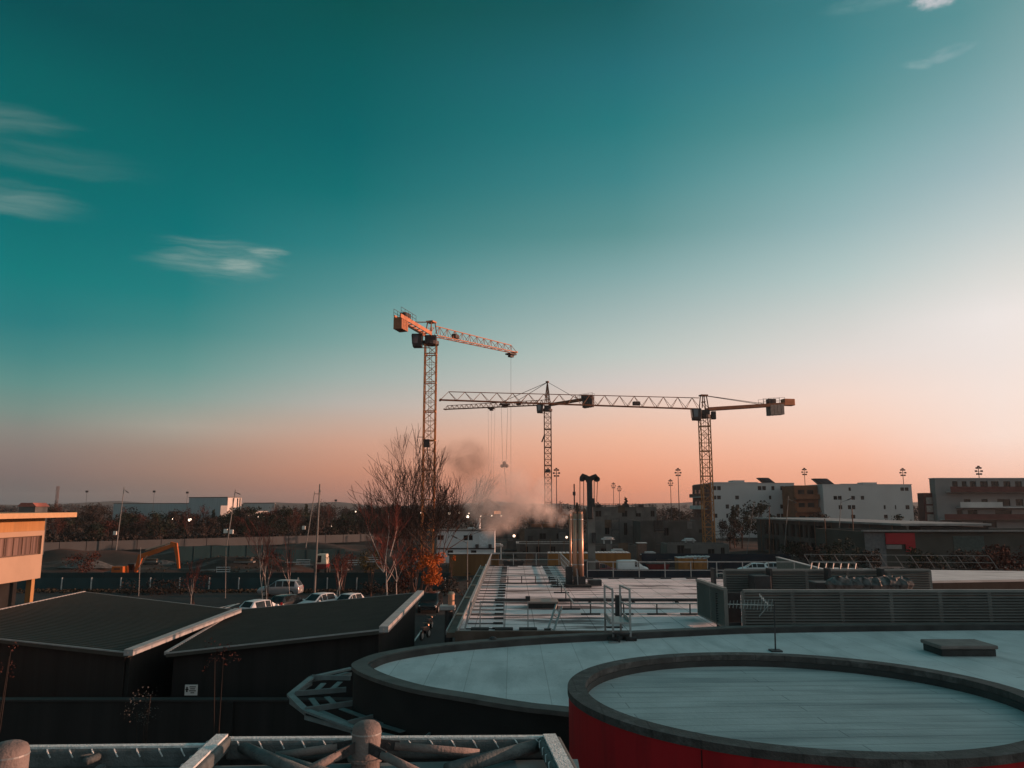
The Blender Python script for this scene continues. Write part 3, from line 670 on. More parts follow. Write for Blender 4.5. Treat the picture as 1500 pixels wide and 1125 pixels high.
t = thing('yard_wall', 'dark boundary wall in the shade below the sheds', 'wall', (-14,26,0))
MB().bx(-40,-4.6,25.9,26.15,0,3.3).build('panel', dark_clad, t); MB().bx(-40,-4.6,25.85,26.2,3.304,3.36).build('coping', M('dark_coping', (.03,.03,.03), .8), t)
for x in (-34,-28.5,-23,-17.5,-9): MB().bx(x-.1,x+.1,25.8,25.895,0,3.3).build('pilaster', dark_wall, t)
p = at(277,1012.5,25.7)
t = thing('wall_sign', 'small white notice with dark print on the shaded yard wall', 'sign', (p.x,25.7,p.z-.17))
MB().box((p.x,25.86,p.z),(.40,.03,.32)).build('board', M('sign_white', (.55,.55,.54), .6, var=.06), t)
m = MB(); rn = random.Random(5)
m.box((p.x-.13,25.84,p.z+.02),(.05,.006,.16)); m.box((p.x-.13,25.84,p.z+.02),(.1,.006,.04))
for k, ww in enumerate((.2,.16,.22,.12)): m.box((p.x+.05,25.84,p.z+.1-.06*k),(ww,.006,.028))
m.build('print', block_d, t)

# ------------------------------------------------------------------ sunlit building at the left edge
def opening_parts(t, O, u, W, hs, t_in, mat_f, mat_g, bars=0):
    u = V((u[0],u[1],0)); nn = V((-u.y,u.x,0)); O = V((O[0],O[1],0))
    for a, b, c, d in hs:
        p = O+nn*t_in
        f = MB(); w_ = .07
        for s0, s1, z0, z1 in ((a,b,c,c+w_),(a,b,d-w_,d),(a,a+w_,c+w_,d-w_),(b-w_,b,c+w_,d-w_)):
            q0, q1 = p+u*s0, p+u*s1; f.hexa([q0+V((0,0,z0)),q1+V((0,0,z0)),q1+nn*.08+V((0,0,z0)),q0+nn*.08+V((0,0,z0))],[q0+V((0,0,z1)),q1+V((0,0,z1)),q1+nn*.08+V((0,0,z1)),q0+nn*.08+V((0,0,z1))])
        for k in range(bars):
            s0 = a+(b-a)*(k+1)/(bars+1); q0 = p+u*s0; f.hexa([q0+V((0,0,c+w_)),q0+u*.06+V((0,0,c+w_)),q0+u*.06+nn*.08+V((0,0,c+w_)),q0+nn*.08+V((0,0,c+w_))],[q0+V((0,0,d-w_)),q0+u*.06+V((0,0,d-w_)),q0+u*.06+nn*.08+V((0,0,d-w_)),q0+nn*.08+V((0,0,d-w_))])
        fo = f.build('window', mat_f, t)
        q0, q1 = p+u*(a+.03)+nn*.04, p+u*(b-.03)+nn*.04
        MB().hexa([q0+V((0,0,c+.03)),q1+V((0,0,c+.03)),q1+nn*.02+V((0,0,c+.03)),q0+nn*.02+V((0,0,c+.03))],[q0+V((0,0,d-.03)),q1+V((0,0,d-.03)),q1+nn*.02+V((0,0,d-.03)),q0+nn*.02+V((0,0,d-.03))]).build('pane', mat_g, fo)
LX, LY0, LY1 = -36.0, 28.0, 60.2
t = thing('sunlit_building', 'cream and timber clad building on columns glowing in the low sun at left', 'building', (-42,45,0))
def ly(px, z=6):
    # distance along the facade (from its far end towards the viewer) at which this column is seen
    u = (px-750)/F; return LX/u*(CP-0*SP)
hs = []
yw1, yw0 = LY1-.25, ly(11)-.3
hs = [(yw0-LY0, yw1-LY0, 5.85, 7.25), (2, 12, 5.85, 7.25), (13.5, yw0-LY0-2.4, 5.85, 7.25)]
uu = (0,1)
MB().wall((LX,LY0,0), uu, LY1-LY0, 4.05, 7.62, .35, hs).build('wall', cream_wall, t)
MB().wall((LX-.03,LY0,0), uu, LY1-LY0, 7.624, 8.62, .35, []).build('upper_band', tan_wall, t)
MB().bx(LX-12,LX-.36,LY1-.35,LY1,4.05,8.6).bx(LX-12,LX-.36,LY0,LY0+.35,4.05,8.6).bx(LX-11.9,LX-.36,LY0+.36,LY1-.36,4.1,4.3).bx(LX-12,LX-11.6,LY0+.36,LY1-.36,4.3,8.6).build('side_wall', cream_wall, t)
MB().bx(LX-13,LX+2.1,LY0-1,LY1+.5,8.625,8.98).build('roof', M('roof_slab_edge', (.50,.31,.17), .7, var=.08), t)
opening_parts(t, (LX,LY0), uu, 0, hs, .18, M('window_frame_brown', (.12,.08,.06), .6), M('curtained_glass', (.16,.11,.095), .25, var=.6, scale=1.2, stretch=(1,2.5,.05)), 5)
for y in (59.6,54.5,49.5,44.5,39.5,34.5): MB().bx(LX-.55,LX-.15,y-.2,y+.2,0,4.04).build('column', tan_wall, t)
MB().bx(LX-1.9,LX-1.7,LY0,LY1-.05,0,4.04).bx(LX-10,LX-1.91,LY1-.4,LY1-.1,0,4.04).build('recessed_wall', dark_wall, t)

# ------------------------------------------------------------------ vehicles
def car(label, loc, rz, paintm, kind='hatch', L=4.1, W=1.74, Ht=1.5, name='parked_car', cat='car', group='cars parked round the site'):
    t = thing(name, label, cat, (0,0,0), group); w = W/2
    if kind == 'van':
        st = [(-.5,.4,.75,1.25,.95,.9),(-.49,.26,.95,Ht-.06,1,.86),(-.3,.24,.98,Ht,1,.88),(.05,.24,.98,Ht,1,.88),(.13,.24,.98,Ht-.05,1,.84),(.33,.24,.96,1.08,1,.86),(.46,.26,.8,.9,.97,.8),(.5,.34,.6,.66,.86,.7)]; rf, rr, cw = 4, 1, 5
    elif kind == 'suv':
        st = [(-.5,.4,.78,.86,.9,.8),(-.485,.3,.98,1.08,1,.84),(-.40,.26,1.0,Ht-.05,1,.76),(-.1,.25,1.0,Ht,1,.78),(.06,.25,.99,Ht-.03,1,.77),(.25,.25,.98,1.04,1,.86),(.45,.28,.84,.92,.96,.8),(.5,.36,.62,.68,.86,.7)]; rf, rr, cw = 4, 2, 5
    else:
        st = [(-.5,.38,.68,.74,.9,.78),(-.485,.26,.92,1.0,1,.80),(-.37,.22,.93,Ht-.05,1,.70),(-.1,.21,.92,Ht,1,.74),(.05,.21,.91,Ht-.04,1,.73),(.25,.21,.89,.95,1,.85),(.44,.24,.74,.80,.96,.8),(.5,.32,.55,.60,.86,.7)]; rf, rr, cw = 4, 2, 5
    rings = []
    for x, zl, zb_, zt, a, b in st:
        a *= w; b *= w; rings.append([V((x*L,-a*.9,zl)), V((x*L,-a,(zl+zb_)/2)), V((x*L,-a*.97,zb_)), V((x*L,-b,zt-.03)), V((x*L,-b*.86,zt)), V((x*L,b*.86,zt)), V((x*L,b,zt-.03)), V((x*L,a*.97,zb_)), V((x*L,a,(zl+zb_)/2)), V((x*L,a*.9,zl))])
    m = MB(); m.v = [tuple(p) for r in rings for p in r]; n = 10
    for i in range(len(rings)-1):
        for j in range(n): m.f.append((i*n+j, i*n+(j+1)%n, (i+1)*n+(j+1)%n, (i+1)*n+j))
    m.f += [tuple(range(n-1,-1,-1)), tuple((len(rings)-1)*n+j for j in range(n))]
    m.f = [f[::-1] for f in m.f]
    bevel(m.build('body', paintm, t, smooth=True), .035, 2)
    def pane(q, nm, ins=.09, push=.015, mat=glass, par=t):
        q = [V(p) for p in q]; c = sum(q, V())/4; q = [p.lerp(c, ins) for p in q]
        nn = (q[1]-q[0]).cross(q[3]-q[0]).normalized()
        if nn.dot(c-V((0,0,.6))) < 0: nn = -nn
        MB().hexa([p-nn*.01 for p in q], [p+nn*push for p in q]).build(nm, mat, par)
    a, b = rings[rf], rings[cw]
    pane((a[4],a[5],b[5],b[4]), 'windscreen', .06)
    a, b = rings[rr-1], rings[rr]
    if kind != 'van': pane((a[4],a[5],b[5],b[4]), 'rear_window', .1)
    for s_, (i0, i1) in ((0,(2,3)),(1,(7,6))):
        segs = [(rr,rr+1),(rr+1,rf)] if kind != 'van' else [(3,4)]
        for p, q in segs: pane((rings[p][i0],rings[q][i0],rings[q][i1],rings[p][i1]), 'side_window', .1)
        pane((rings[rf][i0],rings[cw][i0],rings[cw][i1],rings[rf][i1]), 'side_window', .12)
    for x in (-.31,.31):
        for s_ in (-1,1):
            y = s_*(w-.10); wh = MB().tube((x*L,y-.1,.31),(x*L,y+.1,.31),.31,n=18).build('wheel', tyre, t)
            MB().tube((x*L,y+s_*.095,.31),(x*L,y+s_*.112,.31),.2,n=14).build('rim', steel_g, wh)
    for s_ in (-1,1):
        MB().ball((.478*L,s_*w*.72,.66),.13,8,5,(.6,1.1,.6)).build('headlight', lampglass, t)
        MB().box((-.493*L,s_*w*.8,.86 if kind != 'van' else 1.0),(.05,.16,.26)).build('tail_light', redlens, t)
        MB().box((.20*L,s_*(w+.07),.98),(.1,.17,.13)).build('mirror', paintm, t)
    MB().box((.497*L,0,.42),(.05,W*.6,.16)).build('grille', block_d, t)
    MB().box((-.502*L,0,.6),(.02,.5,.11)).build('number_plate', M('plate', (.5,.5,.45), .5), t)
    t.location = loc; t.rotation_euler = (0,0,rz); return t
def gp(px, py, z=.0): p = on(px,py,z); return p
def cy(px, Y): return (X(px,Y,860), Y, .02)
car('white hatchback seen from behind over the gap between the two dark sheds', cy(386,68.5), R(62), white_p)
car('dark car standing behind the white hatchback by the birch', cy(425,72.5), R(68), black_p)
car('silver estate car parked broadside in front of the green fence', cy(411,84.3), R(178), silver_p, 'suv', 4.5, 1.8, 1.66)
car('pale car with dark windscreen facing the camera, left of a smaller white one', cy(466,72.8), R(-118), white_p)
car('smaller white car half hidden by the dark shed roof, right of the pale one', cy(509,72.5), R(-112), white_p, 'hatch', 3.8, 1.68, 1.5)
car('black car facing the camera beside the corner of the dark shed', cy(631,72.5), R(-92), black_p, 'suv', 4.3, 1.84, 1.62)
car('white delivery van parked in front of the ochre containers', cy(927,111), R(0), white_p, 'van', 4.4, 1.8, 1.9, 'delivery_van', 'van', None)
car('dark red car between the flue pipes and the white van', cy(884,110), R(4), red_p)
car('white car behind the roof railing, left of another pale car', cy(1104,111), R(176), white_p)
car('pale silver car behind the roof railing, right of the white car', cy(1128,112), R(176), silver_p)
car('pale car roof just above the louvred screen near the ramp wall', cy(1142,92), R(8), silver_p, 'suv', 4.5, 1.8, 1.7)
car('dark car with a frosty roof just above the left end of the louvred screen', cy(1072,92), R(3), black_p, 'suv', 4.5, 1.8, 1.72)
def motorbike(label, loc, rz):
    t = thing('motorbike', label, 'motorbike')
    for x in (-.65,.65):
        ww = MB().tube((x,-.06,.31),(x,.06,.31),.31,n=18).build('wheel', tyre, t); MB().tube((x,-.07,.31),(x,.07,.31),.2,n=12).build('rim', steel_g, ww)
    MB().extr([(-.75,.72),(-.3,.62),(.0,.35),(.3,.4),(.42,.85),(.2,.95),(-.1,.8),(-.7,.86)],(0,0,0),(1,0,0),(0,1,0),.26).build('body', black_p, t)
    MB().bar((.65,0,.31),(.42,0,1.0),.09,.07).build('fork', chrome, t)
    MB().tube((.42,-.36,1.05),(.42,.36,1.05),.022,n=8).ball((.52,0,.88),.1,8,6).build('handlebar', chrome, t)
    MB().box((-.35,0,.84),(.7,.26,.1)).build('seat', block_d, t)
    t.location = loc; t.rotation_euler = (0,0,rz)
motorbike('dark motorbike standing in the yard beside the shed corner', (X(623,57.5,920),57.5,.02), R(75))
motorbike('second dark motorbike just behind the first one by the shed', (X(629,61.5,910),61.5,.02), R(80))

# ------------------------------------------------------------------ fences and hoardings
def fence(name, label, cat, a, b, z0, z1, step, panel, postm, pz=None, th=.06, pw=.09, proud=.06):
    a, b = V(a), V(b); t = thing(name, label, cat, (a.x,a.y,0)); L = (b-a).length; u = (b-a).normalized(); nn = V((u.y,-u.x,0))
    MB().bar(a+V((0,0,(z0+z1)/2)), b+V((0,0,(z0+z1)/2)), th, z1-z0).build('panel', panel, t)
    n = int(L/step); p0, p1 = pz or (z0, z1+.03)
    for i in range(n+1):
        e = a+u*(i*step)+nn*proud; MB().bar(e+V((0,0,p0)), e+V((0,0,p1)), pw).build('post', postm, t)
    return t
fence('hoarding', 'dark teal hoarding along the near side of the building site', 'hoarding', (-62,92.5,0), (-7.2,92.5,0), .0, 1.75, 7.0, teal_dark, teal_dark, th=.08)
fp = M('white_fence_post', (.5,.52,.52), .6)
fence('net_fence', 'teal net fence with thin white posts along the car park', 'fence', (-58,90,0), (-7.6,90,0), .05, 1.35, 3.36, teal_net, fp, (.05,1.4), .03, .10)
fence('hoarding', 'dark blue hoarding seen below the far roof railing', 'hoarding', (-1,100,0), (36,100,0), 0, 1.5, 4, blue_dark, blue_dark)
fence('hoarding', 'dark blue hoarding behind the parked cars at right', 'hoarding', (20,121,0), (42.5,119,0), 0, 2.25, 4, blue_dark, blue_dark)
fence('site_wall', 'long pale hoarding at the far side of the building site', 'hoarding', (-98,160,0), (-33,214,0), 0, 2.0, 5.0, white_panel, steel_d, th=.1, pw=.12)
fence('mesh_screen', 'dark teal screen standing behind the excavator', 'fence', (-60,140,-.3), (-45,146,-.3), 0, 2.6, 3.0, teal_net, teal_dark)
fence('mesh_screen', 'dark teal screen right of the excavator behind the birch trunks', 'fence', (-44.5,146.5,-.3), (-32,150,-.3), -.5, 1.6, 3.0, teal_net, teal_dark)
t = thing('ochre_hoarding', 'long ochre hoarding left of the far end of the flat roof', 'hoarding', (-5,108,0))
MB().bx(-8.6,-1.8,107.5,108.2,0,2.95).build('panel', ochre_d, t); MB().bx(-8.7,-1.7,107.4,108.3,2.96,3.06).build('coping', corr_white, t)
def container(label, x0, x1, y0, y1, z0, z1, mat, roofm, doors=2, name='site_container'):
    t = thing(name, label, 'container', ((x0+x1)/2,(y0+y1)/2,z0))
    n = int((x1-x0)/.28); m = MB().bx(x0,x1,y0,y1,z0,z1)
    for i in range(n):
        x = x0+.12+(x1-x0-.24)*i/(n-1); m.bx(x-.05,x+.05,y0-.045,y0-.002,z0+.12,z1-.12)
    m.build('body', mat, t)
    m = MB(); k = int((x1-x0)/.5)
    for i in range(k): m.bx(x0+(x1-x0)*i/k, x0+(x1-x0)*(i+.72)/k, y0-.08, y1+.05, z1+.004, z1+.10)
    m.build('roof', roofm, t)
    for i in range(doors):
        x = x0+(x1-x0)*(i+.5)/doors; d_ = MB().bx(x-.45,x+.45,y0-.075,y0-.05,z0+.15,z0+2.1).build('door', mat, t)
        MB().bx(x+.3,x+.36,y0-.11,y0-.076,z0+1.0,z0+1.25).build('handle', steel_d, d_)
    return t
Yc = 114.5
container('ochre site container behind the flue pipes', X(803,Yc), X(863,Yc), Yc, Yc+2.5, 0, 2.6, ochre, corr_white)
container('ochre site container behind the white van', X(866,Yc), X(923,Yc), Yc, Yc+2.5, 0, 2.65, ochre, corr_white)
container('low ochre container with a white sheet on top, right of the white van', X(988,Yc), X(1009,Yc), Yc-2, Yc+.5, 0, 2.05, ochre, corr_white, 1)
container('low ochre container beside its twin, a pale tarpaulin hanging over its right end', X(1010,Yc), X(1029,Yc), Yc-2, Yc+.5, 0, 1.95, ochre, corr_white, 1)
rn = random.Random(9); m = MB()
for k in range(6): m.ball((X(1003,Yc)+.55*k,Yc-1.3,2.2),.4,8,5,(1,1.6,.45),.3,rn)
m.ball((X(1030,Yc)+.02,Yc-1.4,1.3),.25,8,6,(.5,2,3.2),.2,rn)
m.build('tarpaulin', corr_white, label='crumpled pale tarpaulin draped over the two low ochre containers', cat='tarpaulin')

# white stacked site cabins
Yp = 125
t = thing('site_cabins', 'white two-storey stack of site cabins with one sunlit end', 'cabin', (X(690,Yp),Yp+3,0))
x0, x1 = X(640,Yp), X(724.5,Yp); zt = Z(776,Yp)
whs = []
for px in (680,686.5): pass
for a, b, c, d in ((640,650,784,791),(679,685.5,784,791.5),(686.5,692.5,784,791.5)): whs.append((max(.1,X(a,Yp)-x0),X(b,Yp)-x0,Z(d,Yp),Z(c,Yp)))
for a, b, c, d in ((656,664,806,814),(690,698,806,814)): whs.append((X(a,Yp)-x0,X(b,Yp)-x0,Z(d,Yp),Z(c,Yp)))
cabw = M('cabin_white', (.50,.53,.55), .6, var=.06, scale=.5)
MB().wall((x0,Yp,0),(1,0),x1-x0,0,zt-.16,.2,whs).bx(x0,x1-.21,Yp+.6,Yp+6,0,zt-.17).bx(x1-.2,x1,Yp+.201,Yp+6,0,zt-.16).build('wall', cabw, t)
MB().bx(x0-.1,x1+.12,Yp-.12,Yp+6.1,zt-.155,zt).build('roof', parapet, t)
MB().bx(x0-.02,x1+.02,Yp-.06,Yp-.004,Z(803.5,Yp)-.12,Z(803.5,Yp)+.1).build('floor_joint', steel_d, t)
opening_parts(t, (x0,Yp), (1,0), 0, whs, .06, steel_d, glass)
for px in (699,718): MB().bx(X(px,Yp)-.25,X(px,Yp)+.25,Yp-.35,Yp-.01,Z(800,Yp)-.3,Z(800,Yp)+.3).build('air_unit', steel_d, t)
MB().bx(X(702,Yp),X(715,Yp),Yp-.03,Yp-.003,Z(800.5,Yp),Z(782,Yp)).build('shutter', M('shutter_pale', (.55,.6,.63), .6), t)

# ------------------------------------------------------------------ excavator in the pit
Ye = 106
def ex(px, py, dY=0): return at(px, py, Ye+dY)
t = thing('excavator', 'orange tracked excavator with its arm raised, in the pit at left', 'excavator', (X(190,Ye),Ye,-1.1))
xb0, xb1 = X(166,Ye), X(199,Ye); xc = (xb0+xb1)/2
for s_ in (-1,1):
    pr = [(-1.9,.1),(-1.6,-.0),(1.6,0),(1.9,.1),(2.05,.4),(1.85,.75),(1.5,.85),(-1.5,.85),(-1.85,.75),(-2.05,.4)]
    tr_ = MB().extr([(p[0],p[1]-1.12) for p in pr],(xc,Ye+s_*1.1,0),(1,0,0),(0,1,0),.55).build('track', block_d, t)
MB().tube((xc,Ye,-.4),(xc,Ye,.0),.8,n=16).build('turntable', steel_d, t)
bevel(MB().box((xc-.1,Ye,.12),(3.1,2.5,.3)).build('deck', exc_y, t), .04)
bevel(MB().hexa([(xb0+.7,Ye-1.25,.28),(xb1-.7,Ye-1.25,.28),(xb1-.7,Ye+.3,.28),(xb0+.7,Ye+.3,.28)],[(xb0+.75,Ye-1.2,1.5),(xb1-.8,Ye-1.2,1.5),(xb1-.8,Ye+.25,1.5),(xb0+.75,Ye+.25,1.5)]).build('engine_cover', exc_y, t), .05)
MB().bx(xb0+1.1,xb0+1.9,Ye-1.262,Ye-1.215,1.1,1.25).build('vent_grille', block_d, t)
bevel(MB().bx(xb0-.3,xb0+.66,Ye-1.2,Ye+1.2,.0,.8).build('counterweight', steel_d, t), .08)
cb = bevel(MB().hexa([(xb1-1.0,Ye+.35,.28),(xb1+.3,Ye+.35,.28),(xb1+.3,Ye+1.25,.28),(xb1-1.0,Ye+1.25,.28)],[(xb1-1.0,Ye+.4,1.75),(xb1-.05,Ye+.4,1.75),(xb1-.05,Ye+1.2,1.75),(xb1-1.0,Ye+1.2,1.75)]).build('cab', steel_d, t), .05)
MB().bx(xb1-.9,xb1-.1,Ye+.36,Ye+.38,.9,1.65).build('window', glass, cb)
J = [ex(199,838), ex(206,815), ex(230,807), ex(256,798)]
def plate(pts, w_, thick, nm, mat=exc_y):
    m = MB()
    pr = []
    a = V((xc,Ye,0))
    up = []; dn = []
    for i, p in enumerate(pts):
        d = (pts[min(i+1,len(pts)-1)]-pts[max(i-1,0)]).normalized(); nn = V((-d.z,0,d.x)); up.append(p+nn*w_[i]/2); dn.append(p-nn*w_[i]/2)
    q = up+dn[::-1]
    m.extr([(p.x-a.x,p.z) for p in q], a, (1,0,0), (0,1,0), thick); return m.build(nm, mat, t)
bevel(plate(J, [.4,.7,.6,.42], .42, 'boom'), .04)
st_ = [ex(250,795.5), ex(257,797), ex(260,815), ex(262,833)]
bevel(plate(st_, [.4,.6,.42,.28], .34, 'stick'), .04)
MB().tube(ex(214,806)+V((0,-.1,0)), ex(243,798)+V((0,-.1,.0)), .11, n=8).tube(ex(243,797.5), ex(252,794.5), .06, n=8).build('ram', chrome, t)
MB().tube(ex(203,835)+V((0,-.3,0)), ex(217,814)+V((0,-.3,0)), .10, n=8).build('lift_ram', chrome, t)
bk = [(ex(262,832).x-.5,-.65),(ex(262,832).x+.3,-.4),(ex(262,832).x+.75,-.9),(ex(262,832).x+.3,-1.5),(ex(262,832).x-.6,-1.35)]
MB().extr([(p[0]-xc,p[1]) for p in bk],(xc,Ye,0),(1,0,0),(0,1,0),1.1).build('bucket', steel_d, t)
# small dumper
Yd = 112
t = thing('site_dumper', 'small red and cream site dumper seen between the lamp posts and the red shrub', 'dumper', (X(474,Yd),Yd,0))
x = X(474,Yd); bevel(MB().box((x,Yd,1.0),(1.7,2.2,.7)).build('body', red_p, t), .05)
bevel(MB().hexa([(x-.8,Yd-.6,1.35),(x+.75,Yd-.6,1.35),(x+.75,Yd+1,1.35),(x-.8,Yd+1,1.35)],[(x-.65,Yd-.5,2.7),(x+.6,Yd-.5,2.7),(x+.6,Yd+.9,2.7),(x-.65,Yd+.9,2.7)]).build('cab', M('cab_cream', (.6,.55,.45), .5), t), .06)
MB().hexa([(x-.62,Yd-.62,1.55),(x-.05,Yd-.62,1.55),(x-.05,Yd-.59,1.55),(x-.62,Yd-.59,1.55)],[(x-.55,Yd-.56,2.5),(x-.05,Yd-.56,2.5),(x-.05,Yd-.53,2.5),(x-.55,Yd-.53,2.5)]).build('window', glass, t)
for dx in (-.75,.75):
    for dy in (-.7,.8): MB().tube((x+dx-.15,Yd+dy,.5),(x+dx+.15,Yd+dy,.5),.5,n=14).build('wheel', tyre, t)

# ------------------------------------------------------------------ tower cranes
def lat_mast(m, x, y, z0, z1, w_, sec, ch, dg, heavy=3):
    h = w_/2; k = [(x-h,y-h),(x+h,y-h),(x+h,y+h),(x-h,y+h)]
    for a in k: m.bar((*a,z0),(*a,z1),ch)
    n = max(1, round((z1-z0)/sec))
    for i in range(n):
        za, zb2 = z0+(z1-z0)*i/n, z0+(z1-z0)*(i+1)/n
        for j in range(4):
            a, b = k[j], k[(j+1)%4]
            if i % 2: a, b = b, a
            m.bar((*a,za),(*b,zb2),dg)
            if i % heavy == 0: m.bar((*k[j],za),(*k[(j+1)%4],za),ch*.9)
            else: m.bar((*k[j],za),(*k[(j+1)%4],za),dg*.8)
def lat_jib(mb_, mt_, a, b, w_, h0, h1, n, ch, dg, style='warren'):
    a, b = V(a), V(b); u = (b-a).normalized(); s_ = V((u.y,-u.x,0)).normalized(); L = (b-a).length
    for k in (-1,1): mb_.bar(a+s_*k*w_/2, b+s_*k*w_/2, ch)
    tp = [a+u*(L*(i+.5)/n)+V((0,0,h0+(h1-h0)*(i+.5)/n)) for i in range(n)]
    mt_.bar(tp[0], tp[-1], ch*.9)
    mt_.bar(a+V((0,0,h0)), tp[0], ch*.9)
    for i in range(n+1):
        e = a+u*(L*i/n)
        mb_.bar(e+s_*w_/2, e-s_*w_/2, dg)
        if i < n: mb_.bar(e+s_*w_/2, a+u*(L*(i+1)/n)-s_*w_/2, dg*.8)
        for k in (-1,1):
            p = e+s_*k*w_/2
            if i < n: mt_.bar(p, tp[i], dg)
            if i > 0: mt_.bar(p, tp[i-1], dg)
def crane(label, x, y, zj, tip, counter, wm, hj0, hj1, njib, mats, ch, dg, apex=None, cab_side=(-1,0), cw=(2.4,2.0,1.6), raise_c=0.0, sec=1.6, flatback=True, drop=0):
    main, second, jm = mats
    t = thing('tower_crane', label, 'crane', (x,y,0))
    B = V((x,y,zj)); u = (V(tip)-B).normalized(); s_ = V((u.y,-u.x,0))
    MB().bx(x-wm*1.6,x+wm*1.6,y-wm*1.6,y+wm*1.6,0,.9).build('base_block', concrete, t)
    m = MB(); lat_mast(m, x, y, .9, zj-1.9, wm, sec, ch, dg); m.build('mast', main, t)
    m = MB()
    for k in range(int((zj-3)/.5)): m.bar((x-.18,y-wm*.1,1+.5*k),(x+.18,y-wm*.1,1+.5*k),.035)
    m.bar((x-.2,y-wm*.1,1),(x-.2,y-wm*.1,zj-2),.05).bar((x+.2,y-wm*.1,1),(x+.2,y-wm*.1,zj-2),.05).build('climbing_ladder', second, t)
    MB().tube((x,y,zj-1.9),(x,y,zj-1.3),wm*.72,n=16).box((x,y,zj-.85),(wm*1.0,wm*1.0,.9)).build('slewing_unit', second, t)
    # jib
    m = MB(); a = B+u*(wm*.5)+V((0,0,-.2)); lat_jib(m, m, a, V(tip), wm*.62, hj0, hj1, njib, ch*.85, dg*.85)
    m.bar(V(tip)-s_*wm*.4, V(tip)+s_*wm*.4, .3).build('jib', jm, t)
    # counter jib
    cd = V(counter); m = MB(); a = B-u*(wm*.3)+V((0,0,-.2))
    for k in (-1,1): m.bar(a+s_*k*wm*.42, cd+s_*k*wm*.42, .16, .62)
    L = (cd-a).length
    for k in range(int(L/1.2)): e = a.lerp(cd, (k+.5)/int(L/1.2)); m.bar(e-s_*wm*.42, e+s_*wm*.42, .12)
    cj = m.build('counter_jib', jm, t)
    v = (cd-a).normalized(); r_ = MB()
    for k in (-1,1):
        for zz in (.75,1.3): r_.bar(cd-v*4.6+s_*k*wm*.5+V((0,0,zz)), cd+s_*k*wm*.5+V((0,0,zz)), .05)
        for i in range(5): e = cd-v*(4.6*i/4)+s_*k*wm*.5; r_.bar(e+V((0,0,.2)), e+V((0,0,1.3)), .05)
    r_.build('railing', second, cj)
    e = cd-v*(cw[0]/2+.1)
    ang = math.atan2(v.y, v.x)
    for k in range(4):
        bevel(MB().box(e+v*(cw[0]*(k-1.5)/4)+V((0,0,-cw[1]/2-drop+.15)), (cw[0]/4-.05, cw[2], cw[1]), ang).build('counterweight', cw[3] if len(cw) > 3 else cw_grey, t), .04)
    bevel(MB().box(cd-v*2.4+V((0,0,.75)), (1.6,wm*.6,.9), ang).build('winch', second, t), .05)
    # head
    hz_ = apex or hj0+.3; kn = .12 if apex else wm*.27
    m = MB()
    for k in (-1,1):
        m.bar(B+s_*k*wm*.35+u*wm*.35, B+V((0,0,hz_))+s_*k*kn+u*(kn-.12), ch); m.bar(B+s_*k*wm*.35-u*wm*.35, B+V((0,0,hz_))+s_*k*kn-u*(kn-.12), ch)
        nn = max(2, int(hz_/1.1))
        for i in range(1, nn):
            f = i/nn; m.bar(B.lerp(B+V((0,0,hz_)), f)+u*wm*.35*(1-f)+s_*k*wm*.35*(1-f), B.lerp(B+V((0,0,hz_)), f)-u*wm*.35*(1-f)+s_*k*wm*.35*(1-f), dg)
            m.bar(B.lerp(B+V((0,0,hz_)), f)+u*wm*.35*(1-f)+s_*k*wm*.35*(1-f), B.lerp(B+V((0,0,hz_)), (i-1)/nn)-u*wm*.35*(1-(i-1)/nn)+s_*k*wm*.35*(1-(i-1)/nn), dg)
    m.box(B+V((0,0,hz_)), (.7 if apex else wm*.75,.7 if apex else wm*.7,.4 if apex else .25), ang).build('tower_head', jm, t)
    T = B+V((0,0,hz_))
    for k in (-1,1): MB().bar(T+s_*k*.15, cd-v*4.2+s_*k*wm*.3+V((0,0,.3)), .09).build('tie_bar', second, t)
    if apex:
        JL = (V(tip)-B).length
        for f in (.42,.28): MB().bar(T+V((0,0,-.1)), B+u*(JL*f)+V((0,0,hj0)), .11).build('tie_bar', second, t)
    # cab
    c = B+V((cab_side[0]*wm*1.15, cab_side[1]*wm*1.15-.2, -1.35))
    cb = bevel(MB().hexa([c+V((-.75,-.75,-1.1)),c+V((.75,-.75,-1.1)),c+V((.75,.75,-1.1)),c+V((-.75,.75,-1.1))],[c+V((-.95,-.8,1.1)),c+V((.85,-.8,1.1)),c+V((.85,.8,1.1)),c+V((-.95,.8,1.1))]).build('cab', crane_k, t), .12)
    MB().hexa([c+V((-.6,-.80,-.5)),c+V((.1,-.80,-.5)),c+V((.1,-.76,-.5)),c+V((-.6,-.76,-.5))],[c+V((-.7,-.845,.9)),c+V((.2,-.845,.9)),c+V((.2,-.80,.9)),c+V((-.7,-.80,.9))]).build('window', cabglass, cb)
    MB().hexa([c+V((-.86,-.6,-.6)),c+V((-.80,-.6,-.6)),c+V((-.80,.6,-.6)),c+V((-.86,.6,-.6))],[c+V((-.985,-.6,.9)),c+V((-.92,-.6,.9)),c+V((-.92,.6,.9)),c+V((-.985,.6,.9))]).build('window', cabglass, cb)
    MB().bar(c+V((0,0,-1.14)), V((x,y,zj-2.4)), .12).bar(c+V((.6,0,0)), V((x,y,zj-1.2)), .2).build('cab_bracket', second, t)
    # trolley rail machinery
    e = B+u*((V(tip)-B).length*.27)+V((0,0,.5)); bevel(MB().box(e, (1.3,.8,.7), ang).build('trolley_winch', second, t), .05)
    return t, B, u, s_
